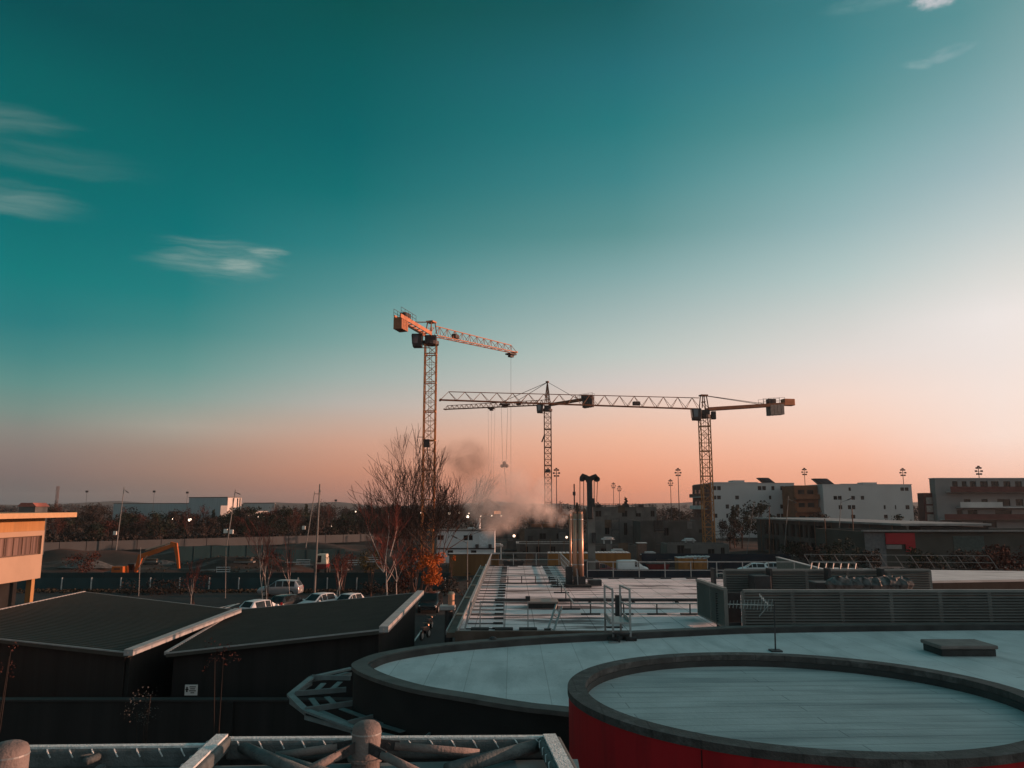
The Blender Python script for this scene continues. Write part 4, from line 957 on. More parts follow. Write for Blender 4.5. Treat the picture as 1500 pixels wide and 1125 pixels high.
def trolley(t, p, u, zend, block, n=2, gap=.5, hookm=crane_k, rope=.022, second=crane_k):
    ang = math.atan2(u.y,u.x)
    MB().box(p+V((0,0,-.45)), (1.7,1.3,.25), ang).box(p+V((0,0,-.85)), (.9,.7,.3), ang).build('trolley', second, t)
    for k in range(n):
        off = u*(gap*(k-(n-1)/2)); MB().tube(p+off+V((0,0,-.6)), V((p.x,p.y,zend))+off*.5, rope, n=5).build('hoist_rope', second, t)
    if block:
        q = V((p.x,p.y,zend))
        hb = MB().box(q+V((0,0,.1)),(1.1,.4,.5)).ball(q+V((0,0,.55)),.36,10,6).ball(q+V((-.42,0,.05)),.33,10,6).ball(q+V((.42,0,.05)),.33,10,6).build('hook_block', hookm, t)
        if block > 1: MB().tube(q+V((0,0,-.1)), q+V((.4,0,-block)), .055, .035, n=6).build('hook_chain', hookm, hb)
# near crane
Y = 125; zj = Z(489, Y)
B_ = at(631.5, 489, Y); tipA = V((at(757,520.5,140).x, 140.0, B_.z)); 
tipA = B_+V((13.9,14.2,-.35)); cA = B_+V((-6.0,-8.6,.5))
cA = at(582,463,Y-9.5)
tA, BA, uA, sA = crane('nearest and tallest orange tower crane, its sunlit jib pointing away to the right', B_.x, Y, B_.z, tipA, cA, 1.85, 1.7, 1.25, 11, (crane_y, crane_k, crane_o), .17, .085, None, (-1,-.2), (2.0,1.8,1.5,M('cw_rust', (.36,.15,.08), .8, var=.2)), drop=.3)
trolley(tA, tipA-uA*.9, uA, 9.0, 0, 1, .4)
MB().box((B_.x-.3,Y-.95,Z(650,Y)),(.9,.5,1.3)).box((B_.x-1.3,Y-.9,Z(641,Y)),(1.2,.1,.1)).build('mast_box', crane_k, tA)
# middle crane with pointed head
Y = 200; B_ = at(802, 592, Y); u0 = V((-27.6,11.0,0)).normalized()
tipB = B_+u0*30; cB = B_-u0*12.5+V((0,0,1.0))
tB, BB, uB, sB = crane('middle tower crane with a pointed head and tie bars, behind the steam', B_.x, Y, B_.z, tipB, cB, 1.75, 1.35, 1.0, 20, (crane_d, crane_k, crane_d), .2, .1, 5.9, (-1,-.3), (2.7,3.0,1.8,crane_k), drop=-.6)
pB = B_+u0*16.0; trolley(tB, pB, u0, 9.5, 0, 3, 1.0, rope=.02)
MB().bar((B_.x-1.6,Y-.9,Z(648,Y)),(B_.x-.9,Y-.9,Z(638,Y)),.35).build('lamp_bracket', crane_k, tB); MB().box((B_.x-.1,Y-.9,Z(690,Y)),(1.2,.4,.9)).build('mast_box', crane_k, tB)
# right crane
Y = 145; B_ = at(1031, 598, Y); tipC = V((at(645,587.5,134.5).x, 134.5, B_.z+.15))
u0 = (tipC-B_).normalized(); cC = at(1146, 592.5, Y+3.4)
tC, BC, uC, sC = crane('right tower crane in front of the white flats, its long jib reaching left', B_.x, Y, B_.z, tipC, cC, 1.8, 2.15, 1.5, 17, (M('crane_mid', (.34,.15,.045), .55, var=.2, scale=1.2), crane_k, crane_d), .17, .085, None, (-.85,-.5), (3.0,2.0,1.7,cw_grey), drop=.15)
vC = (cC-B_).normalized(); bevel(MB().box(cC+vC*1.2+V((0,0,.35)), (2.3,1.5,1.3), math.atan2(vC.y,vC.x)).build('end_box', crane_o, tC), .1)
bevel(MB().box(B_+V((1.7,-.3,-1.4)), (.8,.9,1.5)).build('electric_cabinet', crane_k, tC), .05)
k_ = (at(739,590,137).x-B_.x)/u0.x
pC = B_+u0*k_; trolley(tC, pC, u0, Z(683,pC.y), 5.0, 2, 1.2)

# ------------------------------------------------------------------ far buildings
def block(label, px0, px1, ytop, Y, depth, holes, mat, name='building', cat='building', z0=0, panes=glass, frame=steel_d, parapet_w=None, t_wall=.3, inner=.25, zt=None):
    x0, x1 = X(px0,Y,760), X(px1,Y,760); zt = zt or Z(ytop,Y)
    hs = [(X(a,Y,(c+d)/2)-x0, X(b,Y,(c+d)/2)-x0, Z(d,Y), Z(c,Y)) for a,b,c,d in holes]
    t = thing(name, label, cat, ((x0+x1)/2, Y+depth/2, z0))
    m = MB().wall((x0,Y,0),(1,0),x1-x0,z0,zt,t_wall,hs)
    m.bx(x0,x0+t_wall,Y+t_wall+.002,Y+depth,z0,zt).bx(x1-t_wall,x1,Y+t_wall+.002,Y+depth,z0,zt).bx(x0+t_wall+.002,x1-t_wall-.002,Y+depth-t_wall,Y+depth,z0,zt)
    m.build('wall', mat, t)
    MB().bx(x0+t_wall+.003,x1-t_wall-.003,Y+t_wall+.004,Y+depth-t_wall-.003,zt-.9,zt-.5).build('roof', parapet, t)
    if parapet_w: MB().ring([V((x0-.12,Y-.12,0)),V((x1+.12,Y-.12,0)),V((x1+.12,Y+depth+.12,0)),V((x0-.12,Y+depth+.12,0))],[V((x0+.4,Y+.4,0)),V((x1-.4,Y+.4,0)),V((x1-.4,Y+depth-.4,0)),V((x0+.4,Y+depth-.4,0))],zt+.003,zt+.15).build('coping', parapet_w, t)
    opening_parts(t, (x0,Y), (1,0), 0, hs, .14, frame, panes, 1)
    return t, x0, x1, zt
W_ = lambda *r: list(r)
y1, y2, y3, y4 = (712,718),(726,731.5),(739,745),(752.5,758.5)
def row(yy, *sp): return [(a,b,*yy) for a,b in sp]
h1 = row(y1,(1044,1049.5),(1050.5,1056),(1110,1115.5),(1116.5,1122),(1130,1134.5),(1143,1148.5),(1149.5,1155))+row(y2,(1044,1049.5),(1050.5,1056),(1077,1082.5),(1126.5,1130))+row(y3,(1063,1068),(1078,1083),(1143,1149),(1150,1156))+row(y4,(1045,1051),(1064,1067),(1127,1130),(1138,1143),(1144,1150),(1151,1157))
t, xa, xb, za = block('white four-storey block of flats with a brown balcony side, behind the right crane', 1043, 1166, 708, 230, 22, h1, white_wall, 'apartment_building', 'flats', parapet_w=pale_roof)
m = MB().bx(xa-.45,xa-.01,230.5,251.8,0,za-.1); m.build('side_wall', redbalc, t)
for k in range(4):
    z = 1.2+3.6*k
    b_ = MB().bx(xa-1.9,xa-.46,233,250,z,z+.22).build('balcony', pale_roof, t)
    MB().bx(xa-1.9,xa-1.82,233,250,z+.22,z+1.15).build('balustrade', redbalc if k % 2 else pale_roof, b_)
    for y in (236,241,246): MB().bx(xa-.5,xa-.452,y,y+2,z+.3,z+2.4).build('window', glass, t)
rb = MB().bx(xa+1,xa+15,233,236,za-.5,za+.45).bx(xa+7.5,xa+11,233,238,za+.453,za+1.0).build('roof_box', white_wall, t)
def solar(t, px0, px1, Y, zb_, zt_):
    a, b = X(px0,Y), X(px1,Y)
    o = MB().hexa([V((a+2.6,Y+1,zb_)),V((b,Y+1,zb_)),V((b-.4,Y+4,zb_)),V((a+2.2,Y+4,zb_))],[V((a,Y+1.4,zt_)),V((b-2.4,Y+1.4,zt_)),V((b-2.6,Y+4.4,zt_)),V((a+.2,Y+4.4,zt_))]).build('solar_panel', M('solar_dark', (.02,.025,.035), .25, var=.2), t)
    MB().bar((a+2.7,Y+.9,zb_+.05),(a+.3,Y+1.25,zt_),.1).bar((b-.1,Y+.9,zb_),(b-2.3,Y+1.25,zt_),.1).bar(((a+b)/2+1.2,Y+.9,zb_),((a+b)/2-1.2,Y+1.25,zt_),.1).build('panel_frame', steel_d, o)
solar(t, 1117, 1143, 231, za-.1, Z(699.5,231))
h2 = row((714,719),(1243,1246.5),(1319,1324.5),(1325.5,1331))+row((726.5,732),(1221,1226.5),(1227.5,1233),(1247,1252.5),(1261,1266))+row((740,746),(1228.5,1234),(1242,1247),(1248,1253),(1294.5,1297.5),(1311,1313),(1326.5,1332.5))+row((754,759.5),(1247,1253),(1295,1300.5),(1312,1317))
t, xa2, xb2, za2 = block('white block of flats without balconies, standing right of the brown balconies', 1208, 1339, 710, 216, 22, h2, white_wall, 'apartment_building', 'flats', parapet_w=pale_roof)
MB().bx(X(1270,218),X(1291,218),218.5,222,za2-.4,Z(706.5,218)).bx(X(1240,218),X(1269,218),218.6,221,za2-.4,za2+.35).build('roof_box', white_wall, t); solar(t, 1200, 1231, 217.5, za2-.1, Z(700.5,217))
# brown balcony link between them
Yb = 219; xa3, xb3 = X(1167,219), xa2-.3; zt3 = Z(711,Yb)
t = thing('apartment_building', 'set-back brown block of flats with stacked balconies between the two white ones', 'flats', ((xa3+xb3)/2,Yb+5,0))
hs = [(1+2.6*i, 2.8+2.6*i, .9+3.6*k, 3.1+3.6*k) for k in range(4) for i in range(int((xb3-xa3-1)/2.6))]
MB().wall((xa3,Yb,0),(1,0),xb3-xa3,0,zt3,.3,hs).bx(xa3,xb3,Yb+.6,Yb+10,0,zt3-.1).build('wall', brownbalc, t)
opening_parts(t, (xa3,Yb), (1,0), 0, hs, .15, steel_d, glass)
for k in range(4):
    z = .7+3.6*k; b_ = MB().bx(xa3,xb3,Yb-1.2,Yb-.01,z-.25,z).build('balcony', parapet, t)
    MB().bx(xa3,xb3,Yb-1.28,Yb-1.203,z-.2,z+1.15).build('balustrade', brownbalc, b_)
# right-hand pale block, cut by the frame
h3 = row((705,715),(1395,1403),(1409,1416),(1421,1430),(1436,1447),(1452,1463),(1470,1480),(1487,1497))+row((731,741),(1412,1422),(1438,1447),(1461,1480),(1488,1499))+row((747,757),(1402,1410),(1418,1432),(1458,1482))+row((764,773),(1395,1410),(1440,1460))
t, xa4, xb4, za4 = block('large pale flats with dark balconies cut off by the right edge of the view', 1374, 1560, 701, 165, 2.2, h3, M('grey_render', (.23,.225,.225), .85, var=.08, scale=.3), 'apartment_building', 'flats', parapet_w=pale_roof)
for k,(z_,m_) in enumerate(((Z(720,165),pale_roof),(Z(742.5,165),pale_roof),(Z(760,165),pale_roof))):
    xs = xa4+(2.2,4.0,.5)[k]; b_ = MB().bx(xs,xb4,163.3,164.98,z_-.2,z_).build('balcony', m_, t); MB().bx(xs,xb4-(9,14,5)[k],163.2,163.28,z_-.15,z_+1.0).build('balustrade', redbalc if k != 1 else pale_roof, b_)
MB().bx(X(1359,166),xa4-.02,166.5,169.0,0,Z(722,166)).build('side_wing', redbalc, t)
for z_ in (Z(732,166),Z(744,166),Z(757,166)): MB().bx(X(1362,166),X(1371,166),166.3,166.495,z_-.9,z_+.5).build('window', M('dim_pane', (.3,.27,.25), .3), t)
# long dark unfinished row with a pale roof edge
P1, P0 = at(1108,758.5,166), at(1328,771.5,110); u_ = V((P0.x-P1.x,P0.y-P1.y,0)); Lw = u_.length; u_.normalize(); zr = 6.7
t = thing('unfinished_building', 'long low dark building shell with a pale roof edge below the white flats', 'building', (*((P0+P1)/2).xy,0))
hs = []; rn = random.Random(11); s_ = 1.0
while s_ < Lw-4:
    w_ = rn.choice((1.4,2.0,2.6)); 
    for z_ in (.6,3.7): 
        if rn.random() < .8: hs.append((s_, s_+w_, z_, z_+2.3))
    s_ += w_+rn.choice((.7,1.1,1.8))
MB().wall((P1.x,P1.y,0), u_, Lw, 0, zr, .35, hs).build('wall', concrete_d, t)
nn_ = V((-u_.y,u_.x,0)); q0, q1 = V((P1.x,P1.y,0)), V((P0.x,P0.y,0))
MB().prism([q0+nn_*2, q1+nn_*2, q1+nn_*12, q0+nn_*12], 0, zr-.2).build('inner_core', dark_wall, t)
MB().prism([q0-nn_*.8-u_*.5, q1-nn_*.8, q1+nn_*12.5, q0+nn_*12.5], zr+.004, zr+.30).build('roof', M('dull_roof_edge', (.26,.26,.26), .7, var=.3, scale=.4), t)
for k in range(9): e = q0+u_*(Lw*(k+.5)/9)-nn_*.35; MB().bar(e, e+V((0,0,zr)), .12).build('scaffold_post', M('rust_post', (.16,.09,.06), .8, var=.3), t)
# building with the red sign
Yr = 100; x0 = X(1265,Yr); zt_ = Z(779,Yr)
t, *_ = block('low dark building with a red sign at the right edge, beyond the sunlit roof', 1265, 1640, 779, Yr, 16, [(1345,1372,812,838),(1440,1480,800,815)], M('shop_dark', (.05,.055,.05), .8, var=.25, scale=.3), 'shop_building', 'building')
MB().bx(x0-.3,X(1640,Yr),Yr-.6,Yr-.004,zt_+.02,zt_+.22).build('roof_edge', M('eave_grey', (.2,.2,.2), .7), t)
MB().bx(x0+.05,X(1296,Yr),Yr-.06,Yr-.004,.5,zt_-.1).build('grey_panel', M('shop_grey', (.11,.125,.135), .7), t)
MB().bx(X(1395,Yr),X(1440,Yr),Yr-.06,Yr-.004,Z(808,Yr),Z(785,Yr)).build('teal_panel', M('shop_teal', (.045,.075,.075), .7), t)
t = thing('shop_sign', 'red sign board with a small grey panel in its lower left corner', 'sign', (X(1315,Yr),Yr-.2,Z(808,Yr)))
MB().bx(X(1295.5,Yr),X(1338,Yr),Yr-.28,Yr-.1,Z(797,Yr),Z(780.5,Yr)).bx(X(1324,Yr),X(1338,Yr),Yr-.28,Yr-.1,Z(808,Yr),Z(797,Yr)-.003).build('board', sign_red, t)
MB().bx(X(1296,Yr),X(1318,Yr),Yr-.25,Yr-.12,Z(804,Yr),Z(798,Yr)).build('small_panel', sign_grey, t)
# raw concrete shells in the middle distance
cg = dict(name='concrete_shell', cat='building', panes=M('void_shade', (.01,.01,.01), .9), frame=concrete_d, t_wall=.3)  # near-black sheets close the open holes, standing in for the shade inside
block('tallest raw concrete shell with formwork rails on top, left of the right crane', 866, 962, 742.5, 192, 12, [(872,881,748,757),(911,919,748,757),(931,939,748,757),(953,959,748,757),(884,895,765,778)], concrete, **cg)
block('raw concrete shell with a tall door slot just right of the drilling rig', 868, 936, 763, 166, 8, [(886,893,769,783),(914,919,766,784)], concrete, **cg)
block('raw concrete wall block with ribbed faces in front of the right crane base', 938, 1046, 763.5, 156, 10, [(972,980,773,785),(1024,1030,775,781)], concrete_d, **cg)
block('low raw concrete walls with door gaps behind the parked cars', 976, 1066, 797, 138, 6, [(992,1003,798.5,815),(1037,1047,804,812),(1056,1062,802,815)], concrete, **cg)
block('low concrete slab block behind the ochre containers', 868, 934, 799, 140, 6, [(880,890,803,815),(905,915,803,815)], concrete_d, **cg)
block('dark concrete base block just right of the white site cabins', 742, 838, 776, 172, 9, [(756,763,781,790),(790,800,781,790),(815,824,781,790)], concrete_d, **cg)
block('pale-topped low concrete block between the site cabins and the flue pipes', 757, 840, 797, 146, 8, [(765,774,800,810),(785,792,800,810),(806,814,800,810)], concrete_d, parapet_w=M('frosty_slab', (.3,.3,.29), .8), **cg)
m = MB(); Yf = 191
m.bar((X(868,Yf),Yf,Z(738,Yf)),(X(962,Yf),Yf,Z(738.5,Yf)),.1).bar((X(868,Yf),Yf,Z(740,Yf)),(X(962,Yf),Yf,Z(740.3,Yf)),.08)
for k in range(20): x = X(868+94*k/19,Yf); m.bar((x,Yf,Z(742.4,Yf)),(x,Yf,Z(737.5,Yf)),.08)
for px in (878,919,941): m.box((X(px,Yf),Yf+1,Z(741,Yf)),(1.2,.8,.7))
m.build('scaffold_rail', steel_d, label='thin scaffold railing on top of the tallest concrete shell', cat='railing')
# steel gable frame
Yg = 230; t = thing('gable_frame', 'open steel gable roof frame half veiled by the steam', 'building', (X(722,Yg),Yg+8,0))
A, B2_, Cg = at(697,760,Yg), at(714,731,Yg), at(741,749,Yg)
for k in range(3):
    o = V((0,5.0*k,0)); zz = .0
    MB().bar(A+o,B2_+o,.45).bar(B2_+o,Cg+o,.45).bar(V((A.x,A.y,0))+o,A+o,.4).bar(V((Cg.x,Cg.y,0))+o,Cg+o,.4).bar(at(705,745,Yg)+o,at(731,743,Yg)+o,.2).build('portal', steel_d, t)
MB().bar(B2_,B2_+V((0,10,0)),.3).bar(Cg,Cg+V((0,10,0)),.3).bar(A,A+V((0,10,0)),.3).build('purlin', steel_d, t)
MB().bx(X(706,Yg),X(742,Yg),Yg+4,Yg+9,0,Z(757,Yg)).build('wall', concrete_d, t)
MB().bx(X(723.5,Yg),X(733.5,Yg),Yg+2,Yg+2.3,Z(753,Yg),Z(748.5,Yg)).build('glow_panel', EM('orange_glow', (1,.34,.16), .9), label='small glowing orange panel under the steel gable', cat='sign')  # orange panel with its own emission
# warehouses beyond the wood at left
def turned(label, pxl, pxc, pxr, ytop, Y, matA, matB, ang=62, name='warehouse'):
    P = at(pxc, ytop, Y); zt = P.z; P = V((P.x,P.y,0)); t = thing(name, label, 'building', P)
    ub = V((math.cos(R(ang)), math.sin(R(ang)),0)); ua = V((-ub.y, ub.x, 0))
    def hit(u, px): k = (px-750)/F/ (CP); return (k*P.y-P.x)/(u.x-k*u.y)
    LA, LB = hit(ua,pxl), hit(ub,pxr)
    pts = [P, P+ub*LB, P+ub*LB+ua*LA, P+ua*LA]
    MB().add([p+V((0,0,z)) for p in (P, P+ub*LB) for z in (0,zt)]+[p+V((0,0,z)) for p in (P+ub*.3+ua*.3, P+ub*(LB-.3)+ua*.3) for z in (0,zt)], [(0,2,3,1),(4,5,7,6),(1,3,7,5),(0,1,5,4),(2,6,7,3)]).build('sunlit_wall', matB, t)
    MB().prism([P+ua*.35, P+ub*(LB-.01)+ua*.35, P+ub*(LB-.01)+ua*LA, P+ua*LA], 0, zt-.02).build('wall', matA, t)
    MB().prism([P+ua*.32-ub*.1, P+ub*LB+ua*.32, P+ub*LB+ua*(LA+.2), P+ua*(LA+.2)-ub*.1], zt, zt+.4).build('roof', parapet, t)
    m = MB()
    for f in (.4,.72,.9): e = P+ub*LB*f-ua*.12; m.bar(e, e+V((0,0,zt-.2)), .7, .2)
    m.build('rib', concrete_d, t); return t
turned('tall pale warehouse with a sunlit end beyond the dark wood', 288, 334, 363, 729, 380, blue_shade_clad, lit_clad)
turned('lower pale building with a narrow sunlit end right of the tall warehouse', 366, 403, 412, 737.5, 385, blue_shade_clad, lit_clad)
turned('long low blue-grey hall left of the tall warehouse, mostly hidden by trees', 190, 287, 289, 738, 400, blue_shade_clad, lit_clad)
P = at(328,740.5,372); MB().hexa([V((P.x-1.5,372,0)),V((P.x+1.2,373.5,0)),V((P.x+2,378,0)),V((P.x-1,378,0))],[V((P.x-1.5,372,P.z)),V((P.x+1.2,373.5,P.z)),V((P.x+2,378,P.z)),V((P.x-1,378,P.z))]).build('annexe', lit_clad, label='small low annexe in front of the tall warehouse', cat='building')
P = at(378,748.5,376); MB().hexa([V((P.x-4,374,0)),V((P.x+4,379,0)),V((P.x+2,384,0)),V((P.x-5,380,0))],[V((P.x-4,374,P.z)),V((P.x+4,379,P.z)),V((P.x+2,384,P.z)),V((P.x-5,380,P.z))]).build('loading_bay', lit_clad, label='low sunlit strip of building in front of the lower pale one', cat='building')
x_, z_ = X(48,62), Z(737,62)
P = at(40,739,150); t = thing('far_house', 'far house with a pinkish roof showing above the sunlit building', 'house', (P.x,P.y,0))
MB().bx(P.x-1.6,P.x+1.6,150,154,0,9.3).build('wall', concrete, t); MB().extr([(-1.9,9.32),(1.9,9.32),(1.1,Z(736.5,150)),(-1.1,Z(736.5,150))],(P.x,152,0),(1,0,0),(0,1,0),4.4).build('roof', M('pink_roof', (.35,.12,.09), .8), t)

# ------------------------------------------------------------------ drilling rig
Yd = 104; t = thing('drilling_rig', 'tall drilling rig mast with twin pulleys on top, just behind the flue pipes', 'drilling rig', (X(864,Yd),Yd,0))
def dr(px,py,dy=0): return at(px,py,Yd+dy)
MB().bar(V((X(866,Yd),Yd,.8)), dr(866,750), 1.0, .9).build('lower_mast', M('rig_grey', (.20,.19,.18), .6, var=.3, scale=.6), t)
bevel(MB().bar(dr(864.5,760,-.6), dr(863.5,706,-.6), .72, .7).build('upper_mast', steel_d, t), .08)
MB().bar(dr(868.5,730,-.8), dr(868.8,742,-.8), .45).bar(dr(870,780,-.8), dr(870.5,795,-.8), .5).build('guide_clamp', steel_d, t)
bevel(MB().extr([(-1.25,.5),(-.9,.95),(-.35,.75),(0,.55),(.45,.75),(.9,.9),(1.25,.45),(1.2,.05),(.5,.1),(.3,-.35),(-.3,-.35),(-.5,.1),(-1.2,.1)],dr(863,704,-.6),(1,0,0),(0,1,0),.55).build('pulley_head', crane_k, t), .06)
for px,py in ((853,701.5),(874.5,702),(857.5,699.5),(871.5,699.8)): c = dr(px,py,-.6); MB().tube(c+V((0,-.4,0)),c+V((0,.4,0)),.36,n=18).build('pulley', steel_d, t)
for px,yb in ((849.5,760),(855,760),(870.3,740),(875.5,735)): MB().tube(dr(px,703,-.6), dr(px-(1.4 if px > 872 else 0),yb,-.6), .055, n=5).build('cable', M('rig_cable', (.2,.1,.07), .6), t)
xr_ = X(864,Yd)
for s_ in (-1,1): MB().extr([(-2.2,.1),(-1.9,0),(1.9,0),(2.2,.1),(2.3,.45),(2.0,.8),(-2.0,.8),(-2.3,.45)],(xr_+s_*1.25,Yd+1.5,0),(0,1,0),(1,0,0),.6).build('track', block_d, t)
bevel(MB().box((xr_,Yd+2.2,1.5),(2.6,3.6,1.4)).build('engine_house', steel_d, t), .1)
MB().bar(dr(841.5,753), dr(841,709), .16, .16).box(dr(841,723),(.35,.35,.5)).build('rod', steel_d, label='thin dark rod standing behind the flue pipes, left of the rig', cat='pole')
# small machines and clutter silhouettes on the site
def digger(label, px, py, Y, sc, flip=1):
    c = at(px,py,Y); t = thing('excavator', label, 'excavator', (0,0,0))
    for s_ in (-1,1): MB().extr([(-1.7,.1),(1.7,.1),(1.9,.4),(1.6,.8),(-1.6,.8),(-1.9,.4)],(0,s_*1.0,0),(1,0,0),(0,1,0),.5).build('track', block_d, t)
    bevel(MB().box((-.4*flip,0,1.35),(2.8,2.2,.9)).build('body', crane_d, t), .08); cb = bevel(MB().box((.5*flip,-.5,2.2),(1.1,1.0,1.4)).build('cab', crane_k, t), .08)
    MB().box((.5*flip,-1.01,2.35),(.8,.03,.8)).build('window', glass, cb)
    MB().bar((1.0*flip,.3,1.5),(3.0*flip,.3,4.0),.45).bar((3.0*flip,.3,4.0),(4.2*flip,.3,3.6),.4).build('boom', crane_d, t); MB().bar((4.2*flip,.3,3.7),(4.7*flip,.3,1.4),.35).build('stick', crane_d, t)
    MB().box((4.6*flip,.3,1.0),(.9,.9,.8)).build('bucket', crane_k, t)
    t.location = c; t.scale = (sc,)*3; return t
digger('dark excavator silhouette behind the steam left of the flue pipes', 806, 778, 185, 1.0, 1)
digger('smaller dark excavator arm among the concrete blocks left of the flues', 783, 777, 190, .9, -1)
t = thing('water_tank', 'small pale tank on legs above the site cabins', 'tank', (X(701,135),135,0))
MB().tube((X(701,135),135,Z(774,135)),(X(701,135),135,Z(759,135)),.36,n=14).build('barrel', corr_white, t)
for dx in (-.4,.4): MB().bar((X(701,135)+dx,135,0),(X(701,135)+dx,135,Z(774,135)),.08).build('leg', steel_d, t)
t = thing('site_box', 'pale brown timber crate among the concrete walls', 'crate', (X(939,133),133,0))
MB().box((X(939,133),133,1.6),(1.5,1.5,3.2)).build('body', M('crate_brown', (.16,.10,.08), .8), t); MB().box((X(939,133),133,3.26),(1.7,1.7,.1)).build('lid', corr_white, t)
rn = random.Random(21)
pl = ['stack of pale planks left of the concrete blocks','frosted pallet near the drilling rig','frosted sheet pile behind the ochre containers','pale board stack between two concrete walls','white bags on the ground before the ribbed concrete block','pale timber pile under the gable frame']
for (px,py,Y),lb in zip(((728,800,140),(890,790,150),(905,808,135),(950,812,132),(1010,792,145),(690,775,200)), pl):
    c = at(px,py,Y); m = MB()
    for k in range(4): m.box((c.x+rn.uniform(-.2,.2),Y+rn.uniform(-.2,.2),c.z+.13*k),(2.4-.3*k,1.2,.12),rn.uniform(-.2,.2))
    m.bx(c.x-.8,c.x-.6,Y-.4,Y+.4,min(0,c.z),c.z-.07).bx(c.x+.6,c.x+.8,Y-.4,Y+.4,min(0,c.z),c.z-.07); m.build('board_stack', corr_white, label=lb, cat='boards')
rn = random.Random(33)
props = [(771,806),(789,804),(806,803),(826,806)]
for i,(px,py) in enumerate(props):
    Y = 128; t = MB().bar((X(px,Y),Y,0),(X(px,Y),Y,Z(py-14,Y)),.09).bar((X(px,Y)-.3,Y,Z(py-12,Y)),(X(px,Y)+.3,Y,Z(py-12,Y)),.06).build('formwork_prop', M('rust_post', (.16,.09,.06), .8), label=['thin rusty prop nearest the white site cabins','second thin rusty prop right of the site cabins','third thin rusty prop left of the flue pipes','thin rusty prop nearest the flue pipes'][i], cat='prop', group='props standing before the concrete blocks')

# ------------------------------------------------------------------ lamps and masts
def lamp_post(label, foot, top, r, arm=None, boxes=(), head=True, name='lamp_post', mat=None, group=None, ground=True):
    mat = mat or M('pole_grey', (.17,.17,.165), .6, var=.2)
    t = thing(name, label, 'lamp post', foot, group); MB().tube(foot, top, r, r*.6, n=8).build('pole', mat, t)
    if arm is not None:
        MB().tube(top.lerp(foot,.04), arm, r*.5, n=6).build('arm', mat, t)
        if head: bevel(MB().bar(arm, arm+(arm-top.lerp(foot,.04)).normalized()*.75, .3, .14).build('lamp_head', steel_d, t), .04)
    for b in boxes: bevel(MB().box(b,(.7,.4,.8)).build('lamp_box', lampglass, t), .05)
    return t
def lp(px0,py0,px1,py1,Y): 
    a = at(px0,py0,Y); b = at(px1,py1,Y); d = (a-b); return b+d*(max(0,b.z)/max(.01,(b.z-a.z))) if b.z > .05 else V((b.x,b.y,0)), a
def mk(label, top, bot, Y, r=.1, arm=None, boxes=(), **k):
    a = at(*top,Y); b = at(*bot,Y); f = a+(b-a)*(a.z/(a.z-b.z)) if abs(a.z-b.z) > .1 else b
    if abs(f.x-b.x) > 6: f = V((b.x,Y,0))
    return lamp_post(label, f, a, r, at(*arm,Y) if arm else None, [at(*q,Y-.3) for q in boxes], **k)
mk('leaning lamp post with a curved arm behind the far left of the site', (182,713), (170,806), 168, .13, (184.5,719), ((168.5,781),))
mk('leaning lamp post with two pale lamp boxes, in front of the sunlit warehouse', (345,717), (332,800), 150, .13, (347,722), ((330.5,778),(339,779)))
mk('tall bare pole between the birch and the big tree', (468.5,709), (461,862), 86.5, .12, (469.5,721), head=False)
mk('leaning lamp post with a short arm just left of the tall bare pole', (461,720), (449.5,792), 175, .12, (465,723.5), ((445,773),))
ft = at(684.7,845,91); ft.z = 0
lamp_post('street lamp with a long arm in front of the white site cabins', ft, at(684.7,793,91), .075, at(670,788.5,91))
mk('thin dark pole rising in front of the excavator', (206,802), (203,872), 84, .05, None, head=False)
mk('thin dark pole right of the excavator', (331,802), (330,880), 82, .05, None, head=False)
Yq = 138
mk('thin leaning pole left of the trees by the white flats', (1105,733), (1099,775), Yq, .06, None, head=False)
mk('rust-coloured pole before the white flats', (1127,742), (1127,795), Yq, .1, None, head=False, mat=M('rust_post', (.16,.09,.06), .8))
mk('lamp post with a level arm before the right end of the nearer white flats', (1155,727), (1149,805), Yq, .09, (1161,734))
mk('lamp post with a level arm before the second white block', (1232,732), (1227,805), 120, .08, (1241,732.5))
mk('thick rust-coloured pole before the dark building shell', (1248,745), (1252,815), 112, .12, None, head=False, mat=M('rust_post', (.16,.09,.06), .8))
mk('short rust-coloured pole left of the thick one', (1208,760), (1212,818), 112, .12, None, head=False, mat=M('rust_post', (.16,.09,.06), .8))
def flood(label, px, pytop, Y, sc=1.0):
    top = at(px,pytop,Y); t = thing('floodlight_mast', label, 'floodlight', (top.x,Y,0), 'floodlight masts on the skyline')
    MB().tube((top.x,Y,0),(top.x,Y,top.z),.16*sc,.09*sc,n=8).build('pole', steel_d, t)
    m = MB()
    for dz,w_ in ((-.15,.6),(-.95,.95),(-1.7,.6)):
        m.bar((top.x-w_*sc*.75,Y,top.z+dz*sc),(top.x+w_*sc*.75,Y,top.z+dz*sc),.09*sc)
        for k in (-1,1): MB().box((top.x+k*w_*sc*.75,Y-.1,top.z+(dz+.05)*sc),(.5*sc,.35*sc,.42*sc)).build('floodlight', crane_k, t)
    m.build('cross_arm', steel_d, t); MB().box((top.x,Y-.1,top.z+.25*sc),(.5*sc,.35*sc,.42*sc)).build('floodlight', crane_k, t)
flood('floodlight mast just right of the middle crane', 815, 688, 185, .9)
flood('tallest floodlight mast left of the right crane', 993, 688, 215, .95)
flood('floodlight mast left of the tallest one, with a slimmer head', 982, 704, 250, .9)
flood('small far floodlight mast just right of the drilling rig', 898.5, 708.5, 300, .95)
flood('second small far floodlight mast right of the drilling rig', 907, 713, 310, .95)
flood('floodlight mast rising between the two white blocks of flats', 1178, 687.5, 275, 1.1)
flood('floodlight mast above the right end of the second white block', 1322, 688, 240, 1.05)
flood('floodlight mast above the pale block at the right edge', 1433, 685, 200, 1.0)
